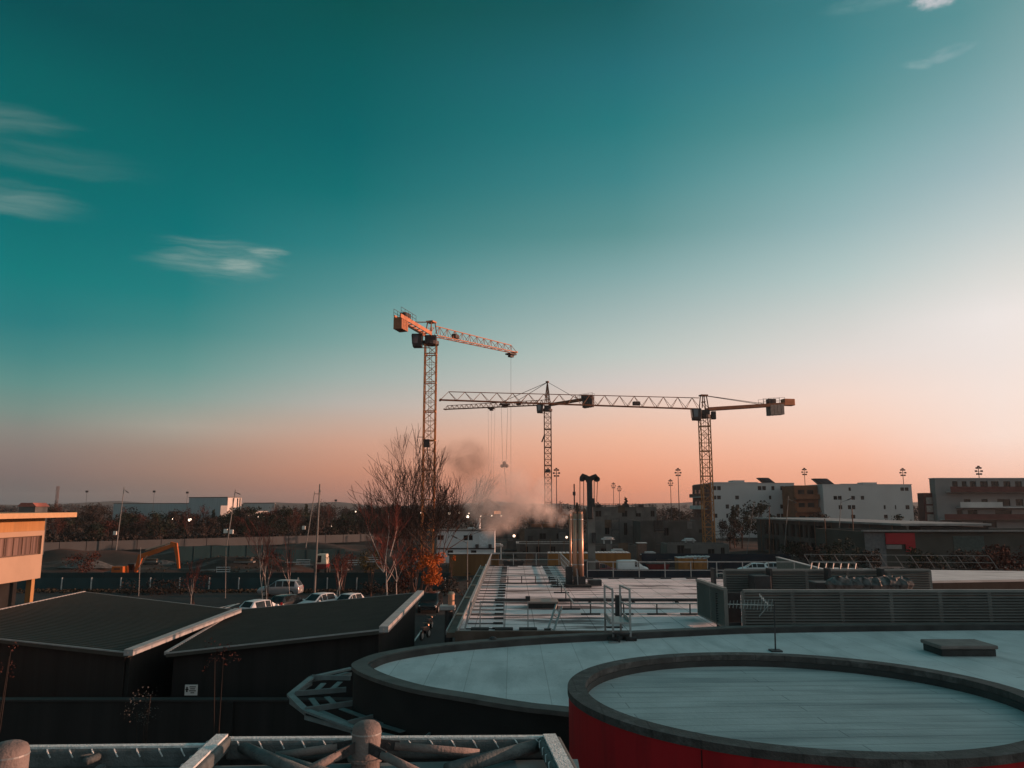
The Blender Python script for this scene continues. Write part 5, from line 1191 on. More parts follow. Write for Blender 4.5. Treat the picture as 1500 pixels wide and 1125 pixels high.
for i,(px,py) in enumerate(((127.5,720),(226,720),(274.5,721.5),(492,733))):
    Y = 330; c = at(px,py,Y); t = thing('far_mast', ['far lamp mast above the wood near the sunlit building','far lamp mast above the wood left of the low hall','far lamp mast above the wood nearest the tall warehouse','far lamp mast above the wood right of the tall bare pole'][i], 'mast', (c.x,Y,0), 'far lamp masts above the wood')
    MB().tube((c.x,Y,0),(c.x,Y,c.z),.06,n=6).build('pole', steel_d, t); MB().box((c.x,Y,c.z),(1.0,.6,.8)).build('lamp_head', steel_d, t)
c = at(85,712,700); t = thing('lattice_mast', 'faint far lattice mast above the sunlit building roof', 'mast', (c.x,700,0)); m = MB(); lat_mast(m, c.x, 700, 0, c.z, 1.6, 3, .22, .12); m.build('lattice', crane_d, t)
glow = EM('lamp_glow', (1,.80,.62), 6.0); glow2 = EM('lamp_glow_soft', (1,.75,.55), 2.0)
LL = [(254,759.5,230,.5,'bright lit lamp in the wood below the low hall'),(278,761.5,230,.45,'bright lit lamp in the wood left of the leaning lamp post'),(431,749.5,240,.3,'lit lamp at the wood edge near the tall bare pole'),(486,770,215,.26,'dim lit lamp low in the wood right of the tall pole'),(521,749.5,240,.2,'faint lit lamp left of the big bare tree'),(617,751,215,.22,'small lit lamp behind the big tree'),(658,752.5,215,.32,'lit lamp behind the right side of the big tree'),(673,751,215,.22,'small lit lamp second right of the big tree'),(685,756.5,210,.38,'largest lit lamp between the big tree and the gable'),(687,752,214,.22,'small lit lamp just above the largest one'),(704,756,212,.22,'small lit lamp left under the gable'),(720.5,755.5,208,.2,'small lit lamp in the middle under the gable'),(734,755.5,208,.2,'small lit lamp right under the glowing panel'),(753,785,150,.26,'pale lit work lamp left on the concrete blocks'),(830,787,150,.22,'pale lit work lamp right on the concrete blocks'),(378,757,245,.32,'lit lamp under the lower pale building'),(386,757.5,250,.3,'lit lamp just right of another under the lower pale building')]
for px,py,Y,r,lb in LL:
    c = at(px,py,Y); t = thing('lit_lamp', lb, 'lamp', (c.x,Y,0), 'lit lamps across the middle distance')
    MB().tube((c.x,Y,0),(c.x,Y,c.z-r*.5),.06,n=6).build('pole', steel_d, t); MB().ball(c,r,10,6).build('bulb', glow if r > .35 else glow2, t, smooth=True)

# ------------------------------------------------------------------ trees
def perp(d, rn):
    a = V((rn.uniform(-1,1), rn.uniform(-1,1), rn.uniform(-1,1))); a = a-d*a.dot(d)
    return a.normalized() if a.length > 1e-3 else V((1,0,0))
def grow(mt_, mc_, tips, rn, p, d, L, r, lev, maxl, spread=.55, up=.25, kids=(3,5), trunk_lev=1, rmin=.012, seg=4):
    mb_ = mt_ if lev <= trunk_lev else mc_
    pts = [p]; dirs = [d]; cur = p; dd = d
    for i in range(seg):
        dd = (dd + perp(dd,rn)*.12 + V((0,0,up*.25))).normalized(); cur = cur+dd*(L/seg); pts.append(cur); dirs.append(dd)
    for i in range(seg):
        ra = r*(1-.75*i/seg); rb_ = r*(1-.75*(i+1)/seg)
        mb_.tube(pts[i], pts[i+1], max(rmin,ra), max(rmin,rb_), n=6 if lev == 0 else (4 if lev < 3 else 3), cap=False)
    if lev >= maxl: tips.append(pts[-1]); return
    n = rn.randint(*kids)
    for k in range(n):
        f = rn.uniform(.30,1.0) if lev else rn.uniform(.42,1.0)
        if k == 0: f = 1.0
        i = min(seg-1, int(f*seg)); q = pts[i].lerp(pts[i+1], f*seg-i) if f < 1 else pts[-1]
        s_ = spread*rn.uniform(.6,1.2)*(.35 if k == 0 else 1)
        nd_ = (dirs[i]+perp(dirs[i],rn)*s_+V((0,0,up*.5))).normalized()
        grow(mt_, mc_, tips, rn, q, nd_, L*rn.uniform(.55,.8), r*(.36 if k else .3)+.004, lev+1, maxl, spread, up, kids, trunk_lev, rmin, 3)
def leaves(m, c, rad, n, size, rn, sq=(1,1,1)):
    for _ in range(n):
        while True:
            v = V((rn.uniform(-1,1),rn.uniform(-1,1),rn.uniform(-1,1)))
            if .15 < v.length < 1: break
        p = V(c)+V((v.x*rad*sq[0],v.y*rad*sq[1],v.z*rad*sq[2])); a = perp(V((0,0,1)),rn)
        a = V((rn.uniform(-1,1),rn.uniform(-1,1),rn.uniform(-1,1))).normalized(); b = perp(a,rn); s_ = size*rn.uniform(.6,1.3)
        m.add([p-a*s_, p+b*s_*.6, p+a*s_, p-b*s_*.6], [(0,1,2,3)])
def bare(name, label, cat, base, stems, maxl, bm, tm, seed, group=None, rmin=.014, spread=.55, up=.25, kids=(3,5)):
    rn = random.Random(seed); t = thing(name, label, cat, base, group); a, b = MB(), MB(); tips = []
    for off, d, L, r in stems: grow(a, b, tips, rn, V(base)+V(off), V(d).normalized(), L, r, 0, maxl, spread, up, kids, 1, rmin)
    a.build('trunk', bm, t); b.build('crown', tm, t); return t, tips
Yt = 80
bx_ = X(612,Yt,870)
tt, tips = bare('bare_tree', 'largest bare tree with many upright stems in front of the nearest crane', 'tree', (bx_,Yt,0),
     [((-.3,0,0),(-.10,0,1),6.6,.14),((.1,.1,0),(.05,.05,1),6.9,.16),((.35,-.1,0),(.28,0,1),5.6,.14),((0,.2,0),(-.36,.1,1),4.8,.11),((.4,.2,0),(.38,0,1),4.5,.10),((-.4,0,0),(-.36,-.1,1),4.1,.09)], 4, bark, bark_twig, 14, rmin=.017, spread=.60, up=.24, kids=(4,5))
bt, _ = bare('birch_tree', 'white-barked birch forking low at the left foot of the big bare tree', 'tree', (X(566,75,880),75,0),
     [((0,0,0),(-.02,0,1),3.0,.11),((.9,.3,0),(.02,0,1),2.8,.08)], 3, birch, birch_red, 23, rmin=.015, spread=.62, up=.22, kids=(3,4))
# two slender lit limbs of that birch
m = MB(); tw = MB(); b0 = at(562,838,75)
for pts in (((562,838),(556,815),(545,790),(536,765)),((562,838),(566,810),(570,780),(569,755)),((562,838),(553,828),(545,812)),((571,815),(578,790),(582,770))): 
    q = [at(*p,75) for p in pts]
    for i,(a,b) in enumerate(zip(q,q[1:])): m.tube(a,b,.05-.012*i,.038-.012*i,n=5,cap=False)
    for i in range(9): f = random.Random(i*7+int(pts[-1][0])); k_ = f.uniform(.8,len(q)-1.01); a_ = q[int(k_)].lerp(q[int(k_)+1], k_-int(k_)); grow(m, tw, [], f, a_, V((f.uniform(-.6,.6),f.uniform(-.5,.5),1)).normalized(), f.uniform(.9,1.7), .022, 1, 3, .5, .3, (3,4), 0, .011, 3)
m.build('limb', birch, bt); tw.build('twigs', birch_red, bt)
def sapling(name, label, px, Y, h, seed, twin=False, tm=None, bm=None, r=.06):
    st = [((0,0,0),(-.03,0,1),h*.66,r)]
    if twin: st.append(((.28,.1,0),(.05,0,1),h*.64,r))
    return bare(name, label, 'tree', (X(px,Y,880),Y,0), st, 3, bm or birch, tm or birch_red, seed, rmin=.011, spread=.42, up=.3, kids=(3,5))
sapling('birch_tree', 'twin-stemmed slender birch with reddish twigs beside the silver estate car', 385.5, 77, 5.3, 31, True)
sapling('birch_tree', 'single slim birch with reddish twigs just right of the twin-stemmed one', 425.5, 74, 4.0, 32, False, r=.045)
sapling('birch_tree', 'small pale birch standing in front of the teal fence at left', 279.5, 73, 3.0, 33, False, r=.04)
sapling('birch_tree', 'forked pale sapling with a reddish crown between the two white cars', 492, 76, 3.4, 34, True, r=.06)
# orange shrub lit by the sun, and shrubs round it
def shrub(name, label, px, py0, py1, Y, rad, leaf, seed, n=900, size=.11, sq=(1,1,1.3), clumps=16, cat='shrub', stems=5, hollow=.35):
    rn = random.Random(seed); base = V((X(px,Y,(py0+py1)/2),Y,0)); zt_, zb_ = Z(py0,Y), max(.05,Z(py1,Y)); c = V((base.x,Y,(zt_+zb_)/2)); t = thing(name, label, cat, base)
    m = MB()
    for k in range(stems):
        e = c+V((rn.uniform(-.5,.5)*rad,rn.uniform(-.5,.5)*rad,rn.uniform(-.1,.4)*(zt_-zb_))); m.tube(base+V((rn.uniform(-.1,.1),rn.uniform(-.1,.1),0)), e, .02+.014*rad, .010, n=5)
    m.build('stem', bark if px > 340 or py1 < 900 else M('shaded_stem', (.03,.022,.019), .9, var=.3), t); m = MB()  # darker bark copy for the front yard, its shade put into the colour
    for k in range(clumps):
        v = V((rn.uniform(-1,1),rn.uniform(-1,1),rn.uniform(-1,1)))
        if v.length > 1: v.normalize()
        v *= rn.uniform(hollow,1)**.5
        leaves(m, c+V((v.x*rad*sq[0],v.y*rad*sq[1],v.z*(zt_-zb_)*.45)), rad*rn.uniform(.22,.42), n//clumps, size, rn)
    m.build('crown', leaf, t); return t
shrub('autumn_tree', 'small tree with bright orange autumn leaves at the right foot of the big bare tree', 631, 798, 862, 78, 1.35, leaf_or, 41, 2000, .10, (1,1,1), 24)
shrub('autumn_tree', 'scattered orange leaves on a young tree left of the brighter orange one', 609, 798, 850, 81, 1.5, leafmat('dull_orange_leaves', (.16,.04,.015), (.28,.08,.025)), 42, 1100, .10, (1,1,1), 16)
shrub('shrub', 'olive-leaved shrub behind the white-barked birch', 545, 805, 840, 82, 1.3, leaf_ol, 43, 700, .10)
shrub('shrub', 'dull reddish shrub between the birch and the big bare tree', 585, 822, 866, 83, 1.9, leaf_rd, 44, 900, .10)
shrub('shrub', 'small orange-leaved shrub above the ochre hoarding', 662, 812, 822, 104, .6, leaf_or, 45, 120, .12, clumps=5)
shrub('shrub', 'reddish shrub behind the forked sapling', 503, 810, 840, 88, 1.6, leaf_rd, 46, 500, .10)
shrub('shrub', 'dark maroon bush on the left part of the building site', 122, 805, 840, 104, 2.2, leaf_rd, 47, 700, .14)
shrub('shrub', 'thin reddish shrub round the small pale birch', 285, 838, 872, 76, 1.5, leaf_rd, 48, 420, .08)
shrub('shrub', 'thin reddish thicket round the twin-stemmed birch', 393, 800, 845, 80, 1.2, leaf_rd, 49, 420, .08)
shrub('shrub', 'dark low bush along the fence left of the silver estate car', 230, 856, 880, 86, 3.0, leaf_dk2, 50, 900, .12, (1.6,.6,1))
shrub('shrub', 'dark low bush along the fence right of the white cars', 560, 858, 882, 86, 2.4, leaf_dk2, 51, 800, .12, (1.6,.6,1))
shrub('shrub', 'dark low bush under the orange-leaved tree', 680, 850, 880, 84, 2.4, leaf_dk2, 52, 800, .12, (1.6,.6,1))
shrub('shrub', 'reddish hedge bush low at the right edge of the view', 1470, 800, 850, 66, 2.6, leaf_rd, 53, 1500, .12, (1.2,.8,1))
shrub('shrub', 'brownish bush left of the reddish hedge near the right edge', 1390, 822, 850, 68, 2.2, leaf_dk2, 54, 900, .12, (1.4,.8,1))
shrub('young_tree', 'thin young tree with a few dull red leaves in front of the shaded yard wall', 322, 925, 1000, 24.5, .62, leaf_rd, 55, 150, .032, (1,1,1), 14, 'tree', 2)
shrub('young_tree', 'rusty-leaved young tree cut by the left edge below the wide shed', 3, 925, 1000, 24.5, .5, leaf_rd, 56, 120, .032, (1,1,1), 10, 'tree', 2)
shrub('shrub', 'pale-budded leafless shrub in the shade before the yard wall', 212, 1000, 1075, 24.8, .6, leafmat('pale_buds', (.05,.05,.048), (.12,.12,.115)), 57, 200, .03, (1,1,1), 14)
# evergreens and wood behind the site: a few shapes, each tree an object of its own
def proto(kind, seed):
    rn = random.Random(seed); t = thing('wood_tree', 'x', 'tree', (0,0,0)); m = MB()
    if kind == 'cone':
        m.tube((0,0,0),(0,0,9),.2,.03,n=6).build('trunk', bark, t); m = MB()
        for k in range(60):
            z = 1.2+8.6*(k/60); r = (1-(z-1)/9.4)*2.0; a = rn.uniform(0,6.28); leaves(m, (math.cos(a)*r*.65,math.sin(a)*r*.65,z), .35+r*.3, 16, .22, rn)
        m.build('crown', leaf_dk, t)
    elif kind == 'twig':
        tips = []; a, b = MB(), MB(); grow(a, b, tips, rn, V((0,0,0)), V((0,0,1)), 4.6, .16, 0, 3, .6, .28, (4,6), 1, .03)
        a.build('trunk', bark, t)
        for p in tips: leaves(b, p, .5, 3, .2, rn)
        b.build('crown', leaf_rd if seed % 2 else leaf_dk2, t)
    else:
        top = V((rn.uniform(-.3,.3),rn.uniform(-.3,.3),5.0)); m.tube((0,0,0),top,.24,.12,n=6)
        cl = []
        for k in range(26):
            v = V((rn.uniform(-1,1),rn.uniform(-1,1),rn.uniform(-.8,1)))
            if v.length > 1: v.normalize()
            cl.append(V((v.x*3.0,v.y*3.0,5.6+v.z*3.6)))
        for c in cl[:9]: m.tube(V((0,0,rn.uniform(2,4.5))), c, .09, .03, n=4)
        m.build('trunk', bark, t); m = MB()
        for c in cl: leaves(m, c, rn.uniform(.8,1.5), 46, .26, rn, (1,1,.8))
        m.build('crown', {'dense':leaf_dk,'brown':leaf_dk2,'red':leaf_rd}[kind], t)
    return t
protos = {k: proto(k, s) for k, s in (('cone',61),('dense',62),('dense2',63) if False else ('brown',64),('red',65),('twig',66))}
protos['twig2'] = proto('twig', 67); protos['dense2'] = proto('dense', 68); protos['brown2'] = proto('brown', 69)
used = set(); rn = random.Random(77)
GL = {'cone':'dark pointed evergreen in the wood behind the site','dense':'dense dark evergreen in the wood behind the site','dense2':'broad dark evergreen in the wood behind the site','brown':'brownish full-crowned tree in the wood behind the site','brown2':'lopsided brownish tree in the wood behind the site','red':'reddish full-crowned tree in the wood behind the site','twig':'bare dark-twigged tree in the wood behind the site','twig2':'bare red-twigged tree in the wood behind the site'}
def plant(kind, x, y, h, label=None, group=None):
    ref = {'cone':9.8,'twig':10.0,'twig2':10.0}.get(kind, 9.8); s = h/ref
    lb = label or GL[kind]; gr = group if label else 'wood trees behind the site: '+kind.rstrip('2')+(' broad' if kind in ('dense2','brown2','twig2') else '')
    p = protos[kind]; rz = rn.uniform(0,6.28)
    if kind not in used:
        used.add(kind); p.location = (x,y,0); p.rotation_euler = (0,0,rz); p.scale = (s,s,s); p['label'] = lb
        if gr: p['group'] = gr
        return p
    o = dup(p, (x,y,0), rz, lb, (s*rn.uniform(.85,1.15),s*rn.uniform(.85,1.15),s))
    if gr: o['group'] = gr
    elif 'group' in o: del o['group']
    return o
kinds = ['dense','brown','red','twig','twig2','dense2','brown2','cone','brown','dense']
# along the pale hoarding, two staggered rows
for i in range(34):
    f = i/33; x = -104+74*f; y = 166+54*f
    plant(kinds[(i*7) % 10], x+rn.uniform(-1.2,1.2)-1.5, y+rn.uniform(1,6), rn.uniform(5.6,8.0))
for i in range(30):
    f = i/29; plant(kinds[(i*3+1) % 10], -128+100*f+rn.uniform(-2,2), 205+45*f+rn.uniform(-5,5), rn.uniform(7.0,9.8))
for i in range(26):
    f = i/25; plant(kinds[(i*3+2) % 10], -165+150*f+rn.uniform(-2,2), 275+rn.uniform(-14,14), rn.uniform(8.0,10.6) if not .13 < f < .5 else rn.uniform(6,7.5))
for i in range(22):
    f = i/21; plant(kinds[(i*3) % 10], -22+104*f+rn.uniform(-2,2), 285+rn.uniform(-18,14), rn.uniform(8.0,10.5))
plant('cone', X(922,230), 236, Z(731,236)*1.02, 'slim pointed evergreen on the skyline above the tallest concrete shell', None)
plant('cone', X(1079,176), 178, Z(742,178), 'smaller dark evergreen in front of the nearer white flats', None)
plant('dense', X(1090,174), 176, Z(738,176)*.96, 'dark bushy evergreen in front of the nearer white flats', None)
plant('dense2', X(1115,178), 180, Z(731,180), 'largest dark evergreen in front of the nearer white flats', None)
plant('brown2', X(1072,170), 172, Z(757,172), 'low dark bush at the foot of the evergreens by the white flats', None)
plant('brown', X(1203,172), 175, Z(748,175), 'dark tree in front of the brown balconies', None)
plant('dense', X(1322,150), 152, Z(752,152), 'dark tree at the right foot of the second white block', None)
plant('brown2', X(1343,140), 142, Z(760,142), 'low dark tree in the gap right of the second white block', None)
plant('brown', X(570,160), 172, 9.8, 'big round dark tree crown behind the big bare tree, at its left', None)
# dark scrub under the wood trees
rn = random.Random(87); m = MB()
for k in range(2600):
    f = rn.random(); q = rn.random()**1.4*75
    x, y = -106+76*f-q*.55+rn.uniform(-2,2), 164+54*f+q
    leaves(m, (x,y,rn.uniform(.3,1.0)*(2.6+q*.05)), rn.uniform(.8,1.5), 9, .34, rn, (1.2,1,.8))
for k in range(900):
    x = rn.uniform(-30,90); y = rn.uniform(262,300); leaves(m, (x,y,rn.uniform(.4,5.5)), rn.uniform(1,1.8), 9, .4, rn, (1.3,1,.8))
m.build('undergrowth', leaf_dk2, kind='stuff')
# far woods as one mass
rn = random.Random(88); m = MB()
for k in range(420):
    y = rn.uniform(320,760) if k < 300 else rn.uniform(800,1500); x = rn.uniform(-.78,.75)*y
    if k < 300 and -150 < x < 60 and abs(y-(380+.07*(x+130))) < 26: continue
    if x < 20 and y < 372 and -200 < x: pass
    h = rn.uniform(6.5,10.0) if y < 760 else rn.uniform(9,15)
    if -215 < x < -120 and 300 < y < 400: h *= .7
    r = rn.uniform(3,5.5)
    for q in range(9):
        c = (x+rn.uniform(-1,1)*r, y+rn.uniform(-1,1)*r, h*rn.uniform(.35,.82)); leaves(m, c, r*.55, 26 if y < 760 else 14, .55 if y < 760 else 1.0, rn)
m.build('distant_wood', wood_m, kind='stuff')
# low ridge closing the horizon
m = MB(); N = 120
for row_, (y, hh) in enumerate(((1500,0),(1700,10),(2100,17),(2560,14))):
    for i in range(N+1):
        x = -1590+3180*i/N; m.v.append((x, y, max(-.2, hh*(.75+.35*math.sin(i*.31+row_)+.2*math.sin(i*.83+2*row_)) if hh else -.2)))
m.f = [(r_*(N+1)+i, r_*(N+1)+i+1, (r_+1)*(N+1)+i+1, (r_+1)*(N+1)+i) for r_ in range(3) for i in range(N)]
m.build('hills', M('hill_scrub', (.035,.033,.03), .95, var=.4, scale=.02), kind='structure', smooth=True)
# rough ground cover on the site edge
rn = random.Random(91); m = MB()
for k in range(1500):
    x = rn.uniform(-62,-6); y = rn.choice((rn.uniform(86.6,89.3), rn.uniform(96,150))); leaves(m, (x,y,gh(x,y)+.12), .35, 4, .16, rn, (1,1,.4))
m.build('rough_grass', leafmat('dry_grass', (.022,.02,.014), (.05,.042,.03)), kind='stuff')
rn = random.Random(92)
for i,(px,py,Y,lb) in enumerate(((455,806,135,'grey rubble heap left of the red dumper'),(300,822,128,'long reddish soil heap behind the excavator'),(560,812,140,'low soil heap behind the white-barked birch'),(420,818,120,'flat soil heap between the birch trunks'),(240,812,150,'pale rubble heap behind the raised excavator arm'),(130,820,130,'grey rubble heap near the sunlit building'))):
    c = at(px,py,Y); z0 = gh(c.x,Y)-.2; m = MB(); r = rn.uniform(3.5,6)
    for a in range(18):
        for b in range(7):
            ra = b/6; z = (1-ra**1.5)*rn.uniform(.8,1.15)*1.3; m.v.append((c.x+math.cos(a*math.pi/9)*r*ra*rn.uniform(.93,1.07), Y+math.sin(a*math.pi/9)*r*.45*ra, z0+(z if b < 6 else 0)))
    m.f = [(a*7+b, ((a+1)%18)*7+b, ((a+1)%18)*7+b+1, a*7+b+1) for a in range(18) for b in range(6)]
    m.build('soil_heap', soil if i in (1,2,3) else M('rubble', (.11,.105,.1), .95, var=.5, scale=1.5, bump=.8, bscale=5), label=lb, cat='heap', smooth=True)

# ------------------------------------------------------------------ steam and smoke
def plume(name, lobes, dens, col, scale, warp, lo, hi, aniso=.3):
    m_ = bpy.data.materials.new(name+'_vapour'); m_.use_nodes = True; nt = m_.node_tree
    for n_ in list(nt.nodes): nt.nodes.remove(n_)
    tc = nd(nt, 'ShaderNodeTexCoord')
    nz = nd(nt, 'ShaderNodeTexNoise'); nz.inputs['Scale'].default_value = scale; nz.inputs['Detail'].default_value = 4; nz.inputs['Roughness'].default_value = .6; nt.links.new(tc.outputs['Object'], nz.inputs['Vector'])
    sb = nd(nt, 'ShaderNodeVectorMath', operation='SUBTRACT'); nt.links.new(nz.outputs['Color'], sb.inputs[0]); sb.inputs[1].default_value = (.5,.5,.5)
    sc_ = nd(nt, 'ShaderNodeVectorMath', operation='SCALE'); nt.links.new(sb.outputs[0], sc_.inputs[0]); sc_.inputs['Scale'].default_value = warp
    ad = nd(nt, 'ShaderNodeVectorMath', operation='ADD'); nt.links.new(tc.outputs['Object'], ad.inputs[0]); nt.links.new(sc_.outputs[0], ad.inputs[1])
    acc = None
    for c, r, k in lobes:
        d_ = nd(nt, 'ShaderNodeVectorMath', operation='DISTANCE'); nt.links.new(ad.outputs[0], d_.inputs[0]); d_.inputs[1].default_value = c
        mr = nd(nt, 'ShaderNodeMapRange', interpolation_type='SMOOTHSTEP'); mr.clamp = True; nt.links.new(d_.outputs['Value'], mr.inputs[0])
        mr.inputs[1].default_value = r; mr.inputs[2].default_value = r*.15; mr.inputs[3].default_value = 0; mr.inputs[4].default_value = k
        if acc is None: acc = mr.outputs[0]
        else:
            mx = nd(nt, 'ShaderNodeMath', operation='MAXIMUM'); nt.links.new(acc, mx.inputs[0]); nt.links.new(mr.outputs[0], mx.inputs[1]); acc = mx.outputs[0]
    q = nd(nt, 'ShaderNodeMapRange'); q.clamp = True; q.inputs[1].default_value = lo; q.inputs[2].default_value = hi; nt.links.new(nz.outputs[0], q.inputs[0])
    ml = nd(nt, 'ShaderNodeMath', operation='MULTIPLY'); nt.links.new(acc, ml.inputs[0]); nt.links.new(q.outputs[0], ml.inputs[1])
    m2 = nd(nt, 'ShaderNodeMath', operation='MULTIPLY'); nt.links.new(ml.outputs[0], m2.inputs[0]); m2.inputs[1].default_value = dens
    pv = nd(nt, 'ShaderNodeVolumePrincipled'); pv.inputs['Color'].default_value = (*col,1); pv.inputs['Anisotropy'].default_value = aniso; nt.links.new(m2.outputs[0], pv.inputs['Density'])
    o = nd(nt, 'ShaderNodeOutputMaterial'); nt.links.new(pv.outputs[0], o.inputs['Volume'])
    R_ = [(c[0]-r-warp*.4,c[0]+r+warp*.4,c[1]-r-warp*.3,c[1]+r+warp*.3,c[2]-r-warp*.4,c[2]+r+warp*.4) for c,r,k in lobes]
    return MB().bx(*(f(v[i] for v in R_) for i,f in enumerate((min,max,min,max,min,max)))).build(name, m_, kind='stuff')
def lobe(px, py, Y, rpx, k=1.0): c = at(px,py,Y); return (tuple(c), rpx*Y/1125, k)
Ys = 42.3
plume('steam', [lobe(837,751,41.9,9),lobe(822,757,Ys,14),lobe(806,752,Ys,20),lobe(785,744,Ys,27),lobe(765,737,Ys+.3,32,.9),lobe(742,752,Ys+.5,34,.8),lobe(722,766,Ys+.6,27,.6),lobe(752,710,Ys+.5,40,.5),lobe(712,732,Ys+.6,46,.5),lobe(795,720,Ys+.3,26,.6),lobe(735,688,Ys+.8,36,.22)], 2.1, (.99,.86,.80), 1.5, 1.0, .28, .62, 0.0)  # pink of the low sun put into the white steam's own colour
plume('smoke', [lobe(686,678,160,46,1),lobe(662,664,160,30,.8),lobe(705,702,161,36,.6),lobe(690,720,161,30,.35),lobe(655,690,160,26,.4),lobe(586,656,160,34,.5),lobe(566,650,160,18,.35)], .26, (.50,.37,.32), .26, 4.0, .34, .66)

# ------------------------------------------------------------------ clutter of the building site
rn = random.Random(101)
form_m = [M('form_ply', (.10,.07,.05), .85, var=.35, scale=.8), M('form_dark', (.04,.038,.036), .85, var=.35, scale=.8), M('form_grey', (.15,.145,.14), .85, var=.3, scale=.8)]
for o in [o for o in COL.objects if o.name.startswith('concrete_shell') and o.parent is None]:
    wlo = [c for c in o.children if c.name.startswith('wall')][0]
    bb = [wlo.matrix_world @ V(c) if False else V(c)+wl(wlo) for c in wlo.bound_box]; x0, x1 = min(b.x for b in bb), max(b.x for b in bb); y0 = min(b.y for b in bb); z1 = max(b.z for b in bb)
    for k in range(int((x1-x0)/2.2)):
        if rn.random() < .55:
            x = x0+2.2*k+rn.uniform(0,.8); w_ = rn.uniform(.9,1.9); h = rn.uniform(1.2,2.8); z = rn.choice((.2, z1-h-.1, z1-h+rn.uniform(.1,.6), z1*.45)); z = max(.1,z)
            d_ = .06+.012*(k % 3); MB().bx(x,min(x1-.05,x+w_),y0-d_,y0-.006-.002*k,z,z+h).build('formwork_board', rn.choice(form_m), o)
    m = MB()
    for k in range(int((x1-x0)/.55)):
        x = x0+.55*k+rn.uniform(0,.2); 
        if rn.random() < .75: m.bar((x,y0+.15,z1-.1),(x+rn.uniform(-.06,.06),y0+.15,z1+rn.uniform(.35,1.0)),.035)
    m.build('starter_bars', M('rebar', (.06,.035,.028), .8, var=.3), o)
def stower(label, px, pt, Y, w_=1.6, d_=1.2):
    x, zt = X(px,Y), Z(pt,Y); t = thing('scaffold_tower', label, 'scaffold', (x,Y,0)); m = MB()
    for a in (-w_/2,w_/2):
        for b in (0,d_): m.bar((x+a,Y+b,0),(x+a,Y+b,zt),.07)
    n = max(2,int(zt/1.9))
    for i in range(1,n+1):
        z = zt*i/n
        for b in (0,d_): m.bar((x-w_/2,Y+b,z),(x+w_/2,Y+b,z),.06)
        for a in (-w_/2,w_/2): m.bar((x+a,Y,z),(x+a,Y+d_,z),.06)
        m.bar((x-w_/2*(-1)**i,Y,z),(x+w_/2*(-1)**i,Y,zt*(i-1)/n),.05)
    m.build('frame', steel_d, t)
    for i in range(1,n+1): MB().bx(x-w_/2+.05,x+w_/2-.05,Y+.05,Y+d_-.05,zt*i/n-.5,zt*i/n-.45).build('deck', form_m[0], t)
for px,pt,Y,lb in ((748,768,168,'scaffold tower half hidden by steam right of the site cabins'),(824,766,168,'scaffold tower just left of the flue pipes'),(902,760,162,'scaffold tower beside the tall door slot'),(968,757,152,'scaffold tower on the ribbed concrete block'),(1052,779,150,'scaffold tower right of the right crane mast'),(1010,786,150,'low scaffold tower left of the right crane mast')): stower(lb,px,pt,Y)
def skip(label, px, Y, mat, L=3.2):
    x = X(px,Y); t = thing('skip', label, 'skip', (x,Y,0)); h = 1.25
    m = MB().hexa([V((x-L/2+.45,Y-.75,.1)),V((x+L/2-.45,Y-.75,.1)),V((x+L/2-.45,Y+.75,.1)),V((x-L/2+.45,Y+.75,.1))],[V((x-L/2,Y-.85,h)),V((x+L/2,Y-.85,h)),V((x+L/2,Y+.85,h)),V((x-L/2,Y+.85,h))]); m.build('tub', mat, t)
    MB().ring([V((x-L/2-.05,Y-.9,0)),V((x+L/2+.05,Y-.9,0)),V((x+L/2+.05,Y+.9,0)),V((x-L/2-.05,Y+.9,0))],[V((x-L/2+.08,Y-.77,0)),V((x+L/2-.08,Y-.77,0)),V((x+L/2-.08,Y+.77,0)),V((x-L/2+.08,Y+.77,0))],h+.003,h+.1).build('rim', steel_d, t)
    m = MB(); 
    for k in range(5): m.ball((x+rn.uniform(-1,1),Y+rn.uniform(-.4,.4),h-.05),.4,7,5,(1.2,1,.6),.3,rn)
    m.build('rubble_load', M('rubble', (.11,.105,.1)), t)
skip('dull red skip full of rubble behind the far roof railing', 962, 113, red_p); skip('dark skip full of rubble left of the low ochre containers', 975, 121, steel_d); skip('dark skip beside the ochre hoarding near the flat roof', 752, 118, steel_d)
cl = [('cable_drum','timber cable drum behind the ochre containers',930,118),('cable_drum','timber cable drum between the concrete walls near the crane',1020,133),('cable_drum','timber cable drum before the pale-topped concrete block',776,134)]
for nm,lb,px,Y in cl:
    x = X(px,Y); t = thing(nm, lb, 'cable drum', (x,Y,0))
    for dy in (-.45,.45): MB().tube((x,Y+dy-.05,.75),(x,Y+dy+.05,.75),.75,n=20).build('flange', form_m[0], t)
    MB().tube((x,Y-.4,.75),(x,Y+.4,.75),.42,n=16).build('core', block_d, t)
lb = ['stack of dark boards by the drilling rig','pile of brown boards below the right crane','pile of grey boards by the right crane mast','brown board stack behind the dark blue hoarding','grey board stack at the foot of the ribbed concrete block','dark board stack left of the pale-topped concrete block','brown board pile right of the water tank','grey board pile under the scaffold tower by the flues','pile of long boards on the soil behind the red dumper','board pile left of the leaning lamp with two boxes','pile of grey slabs behind the excavator','board stack beside the far teal screen']
for i,(px,Y) in enumerate(((880,124),(1000,140),(1048,146),(955,128),(985,150),(750,152),(716,142),(818,160),(500,122),(310,128),(225,140),(360,136))):
    x = X(px,Y); z0 = gh(x,Y); t = thing('board_stack', lb[i], 'boards', (x,Y,z0)); 
    for q in range(3): MB().box((x+rn.uniform(-.2,.2),Y,z0+.2+.34*q),(rn.uniform(2.2,3.4),1.3,.26),rn.uniform(-.06,.06)).build('layer', form_m[(i+q) % 3], t)
    for dx in (-.8,.8): MB().bx(x+dx-.06,x+dx+.06,Y-.55,Y+.55,z0-.15,z0+.07).build('bearer', form_m[1], t)
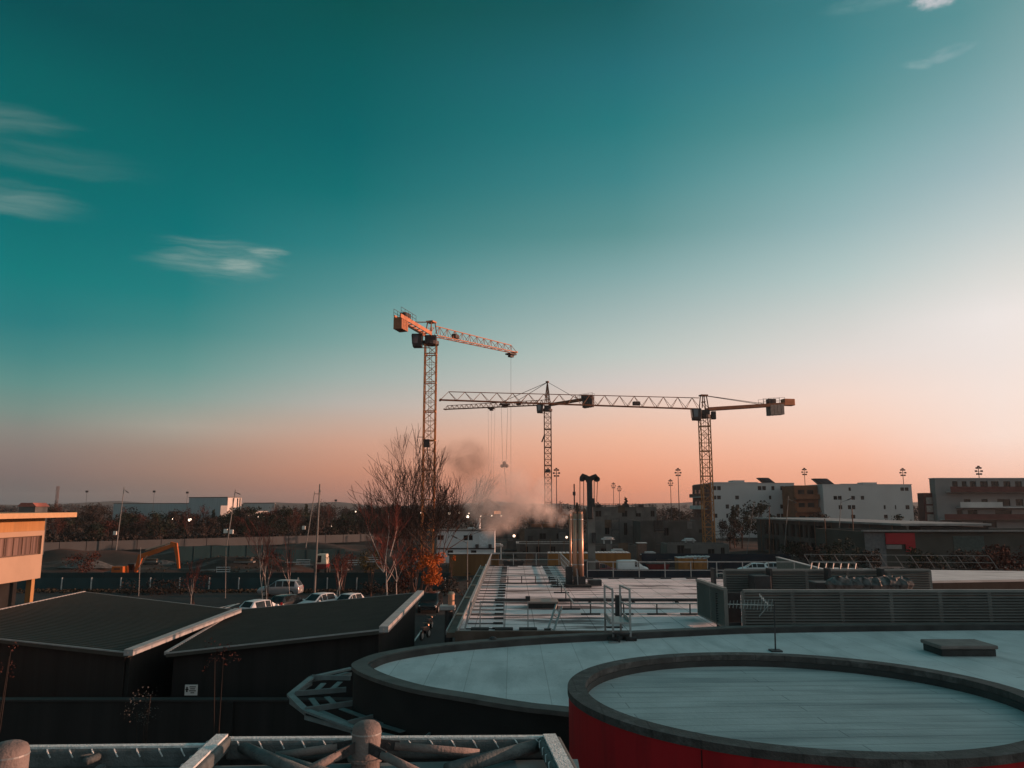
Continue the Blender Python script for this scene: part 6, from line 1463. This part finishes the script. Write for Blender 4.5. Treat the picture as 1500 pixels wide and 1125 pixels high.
bl = ['first pale barrier panel left of the red dumper','second pale barrier panel left of the red dumper','pale barrier panel right of the red dumper','pale barrier panel behind the white-barked birch','pale barrier panel below the far teal screen']
for i,(px,Y) in enumerate(((430,126),(446,127),(520,130),(548,128),(330,126))):
    x = X(px,Y); z0 = gh(x,Y); t = thing('site_barrier', bl[i], 'barrier', (x,Y,z0))
    for dz in (.35,.7,1.05): MB().bar((x-1.1,Y,z0+dz),(x+1.1,Y+.1,z0+dz),.05,.1).build('rail', corr_white, t)
    for dx in (-1.05,1.05): MB().bar((x+dx,Y+.04,z0),(x+dx,Y+.04,z0+1.1),.06).build('post', steel_g, t)

# dark planting and clutter in front of the low buildings at right
for i,(px,y0,y1,Y,rad,lb) in enumerate(((1165,786,822,104,1.6,'dark rounded shrub at the left foot of the dark building shell'),(1192,795,824,98,1.5,'dark shrub before the dark building shell, left of the rusty poles'),(1228,790,826,96,1.9,'larger dark shrub between the rusty poles and the red sign'),(1278,806,832,92,1.6,'dark shrub under the grey panel left of the red sign'),(1352,800,834,88,2.0,'dark shrub right of the red sign'),(1415,806,838,84,2.0,'dark bush before the teal panel of the low building'))):
    shrub('shrub', lb, px, y0, y1, Y, rad, leaf_dk2 if i % 2 else leaf_dk, 200+i, 900, .13, (1.2,.8,1))
for i,(px,Y,w_,h,lb) in enumerate(((1180,112,3.0,2.3,'grey site hut before the dark building shell'),(1305,94,3.4,2.0,'grey hut below the red sign'),(1445,90,4.5,2.4,'grey hut before the low building near the right edge'))):
    x = X(px,Y); t = thing('site_hut', lb, 'hut', (x,Y,0)); MB().bx(x-w_/2,x+w_/2,Y,Y+2.2,0,h).build('wall', M('hut_grey', (.07,.072,.07), .8, var=.25), t)
    MB().bx(x-w_/2-.15,x+w_/2+.15,Y-.15,Y+2.35,h+.003,h+.12).build('roof', M('hut_roof', (.13,.13,.13), .7, var=.3), t); MB().bx(x-.45,x+.45,Y-.04,Y-.003,.05,h*.8).build('door', steel_d, t); MB().bx(x+.75,x+1.3,Y-.04,Y-.003,h*.45,h*.8).build('window', glass, t)
C.cycles.volume_bounces = 3
C.cycles.max_bounces = 6
C.cycles.use_denoising = True
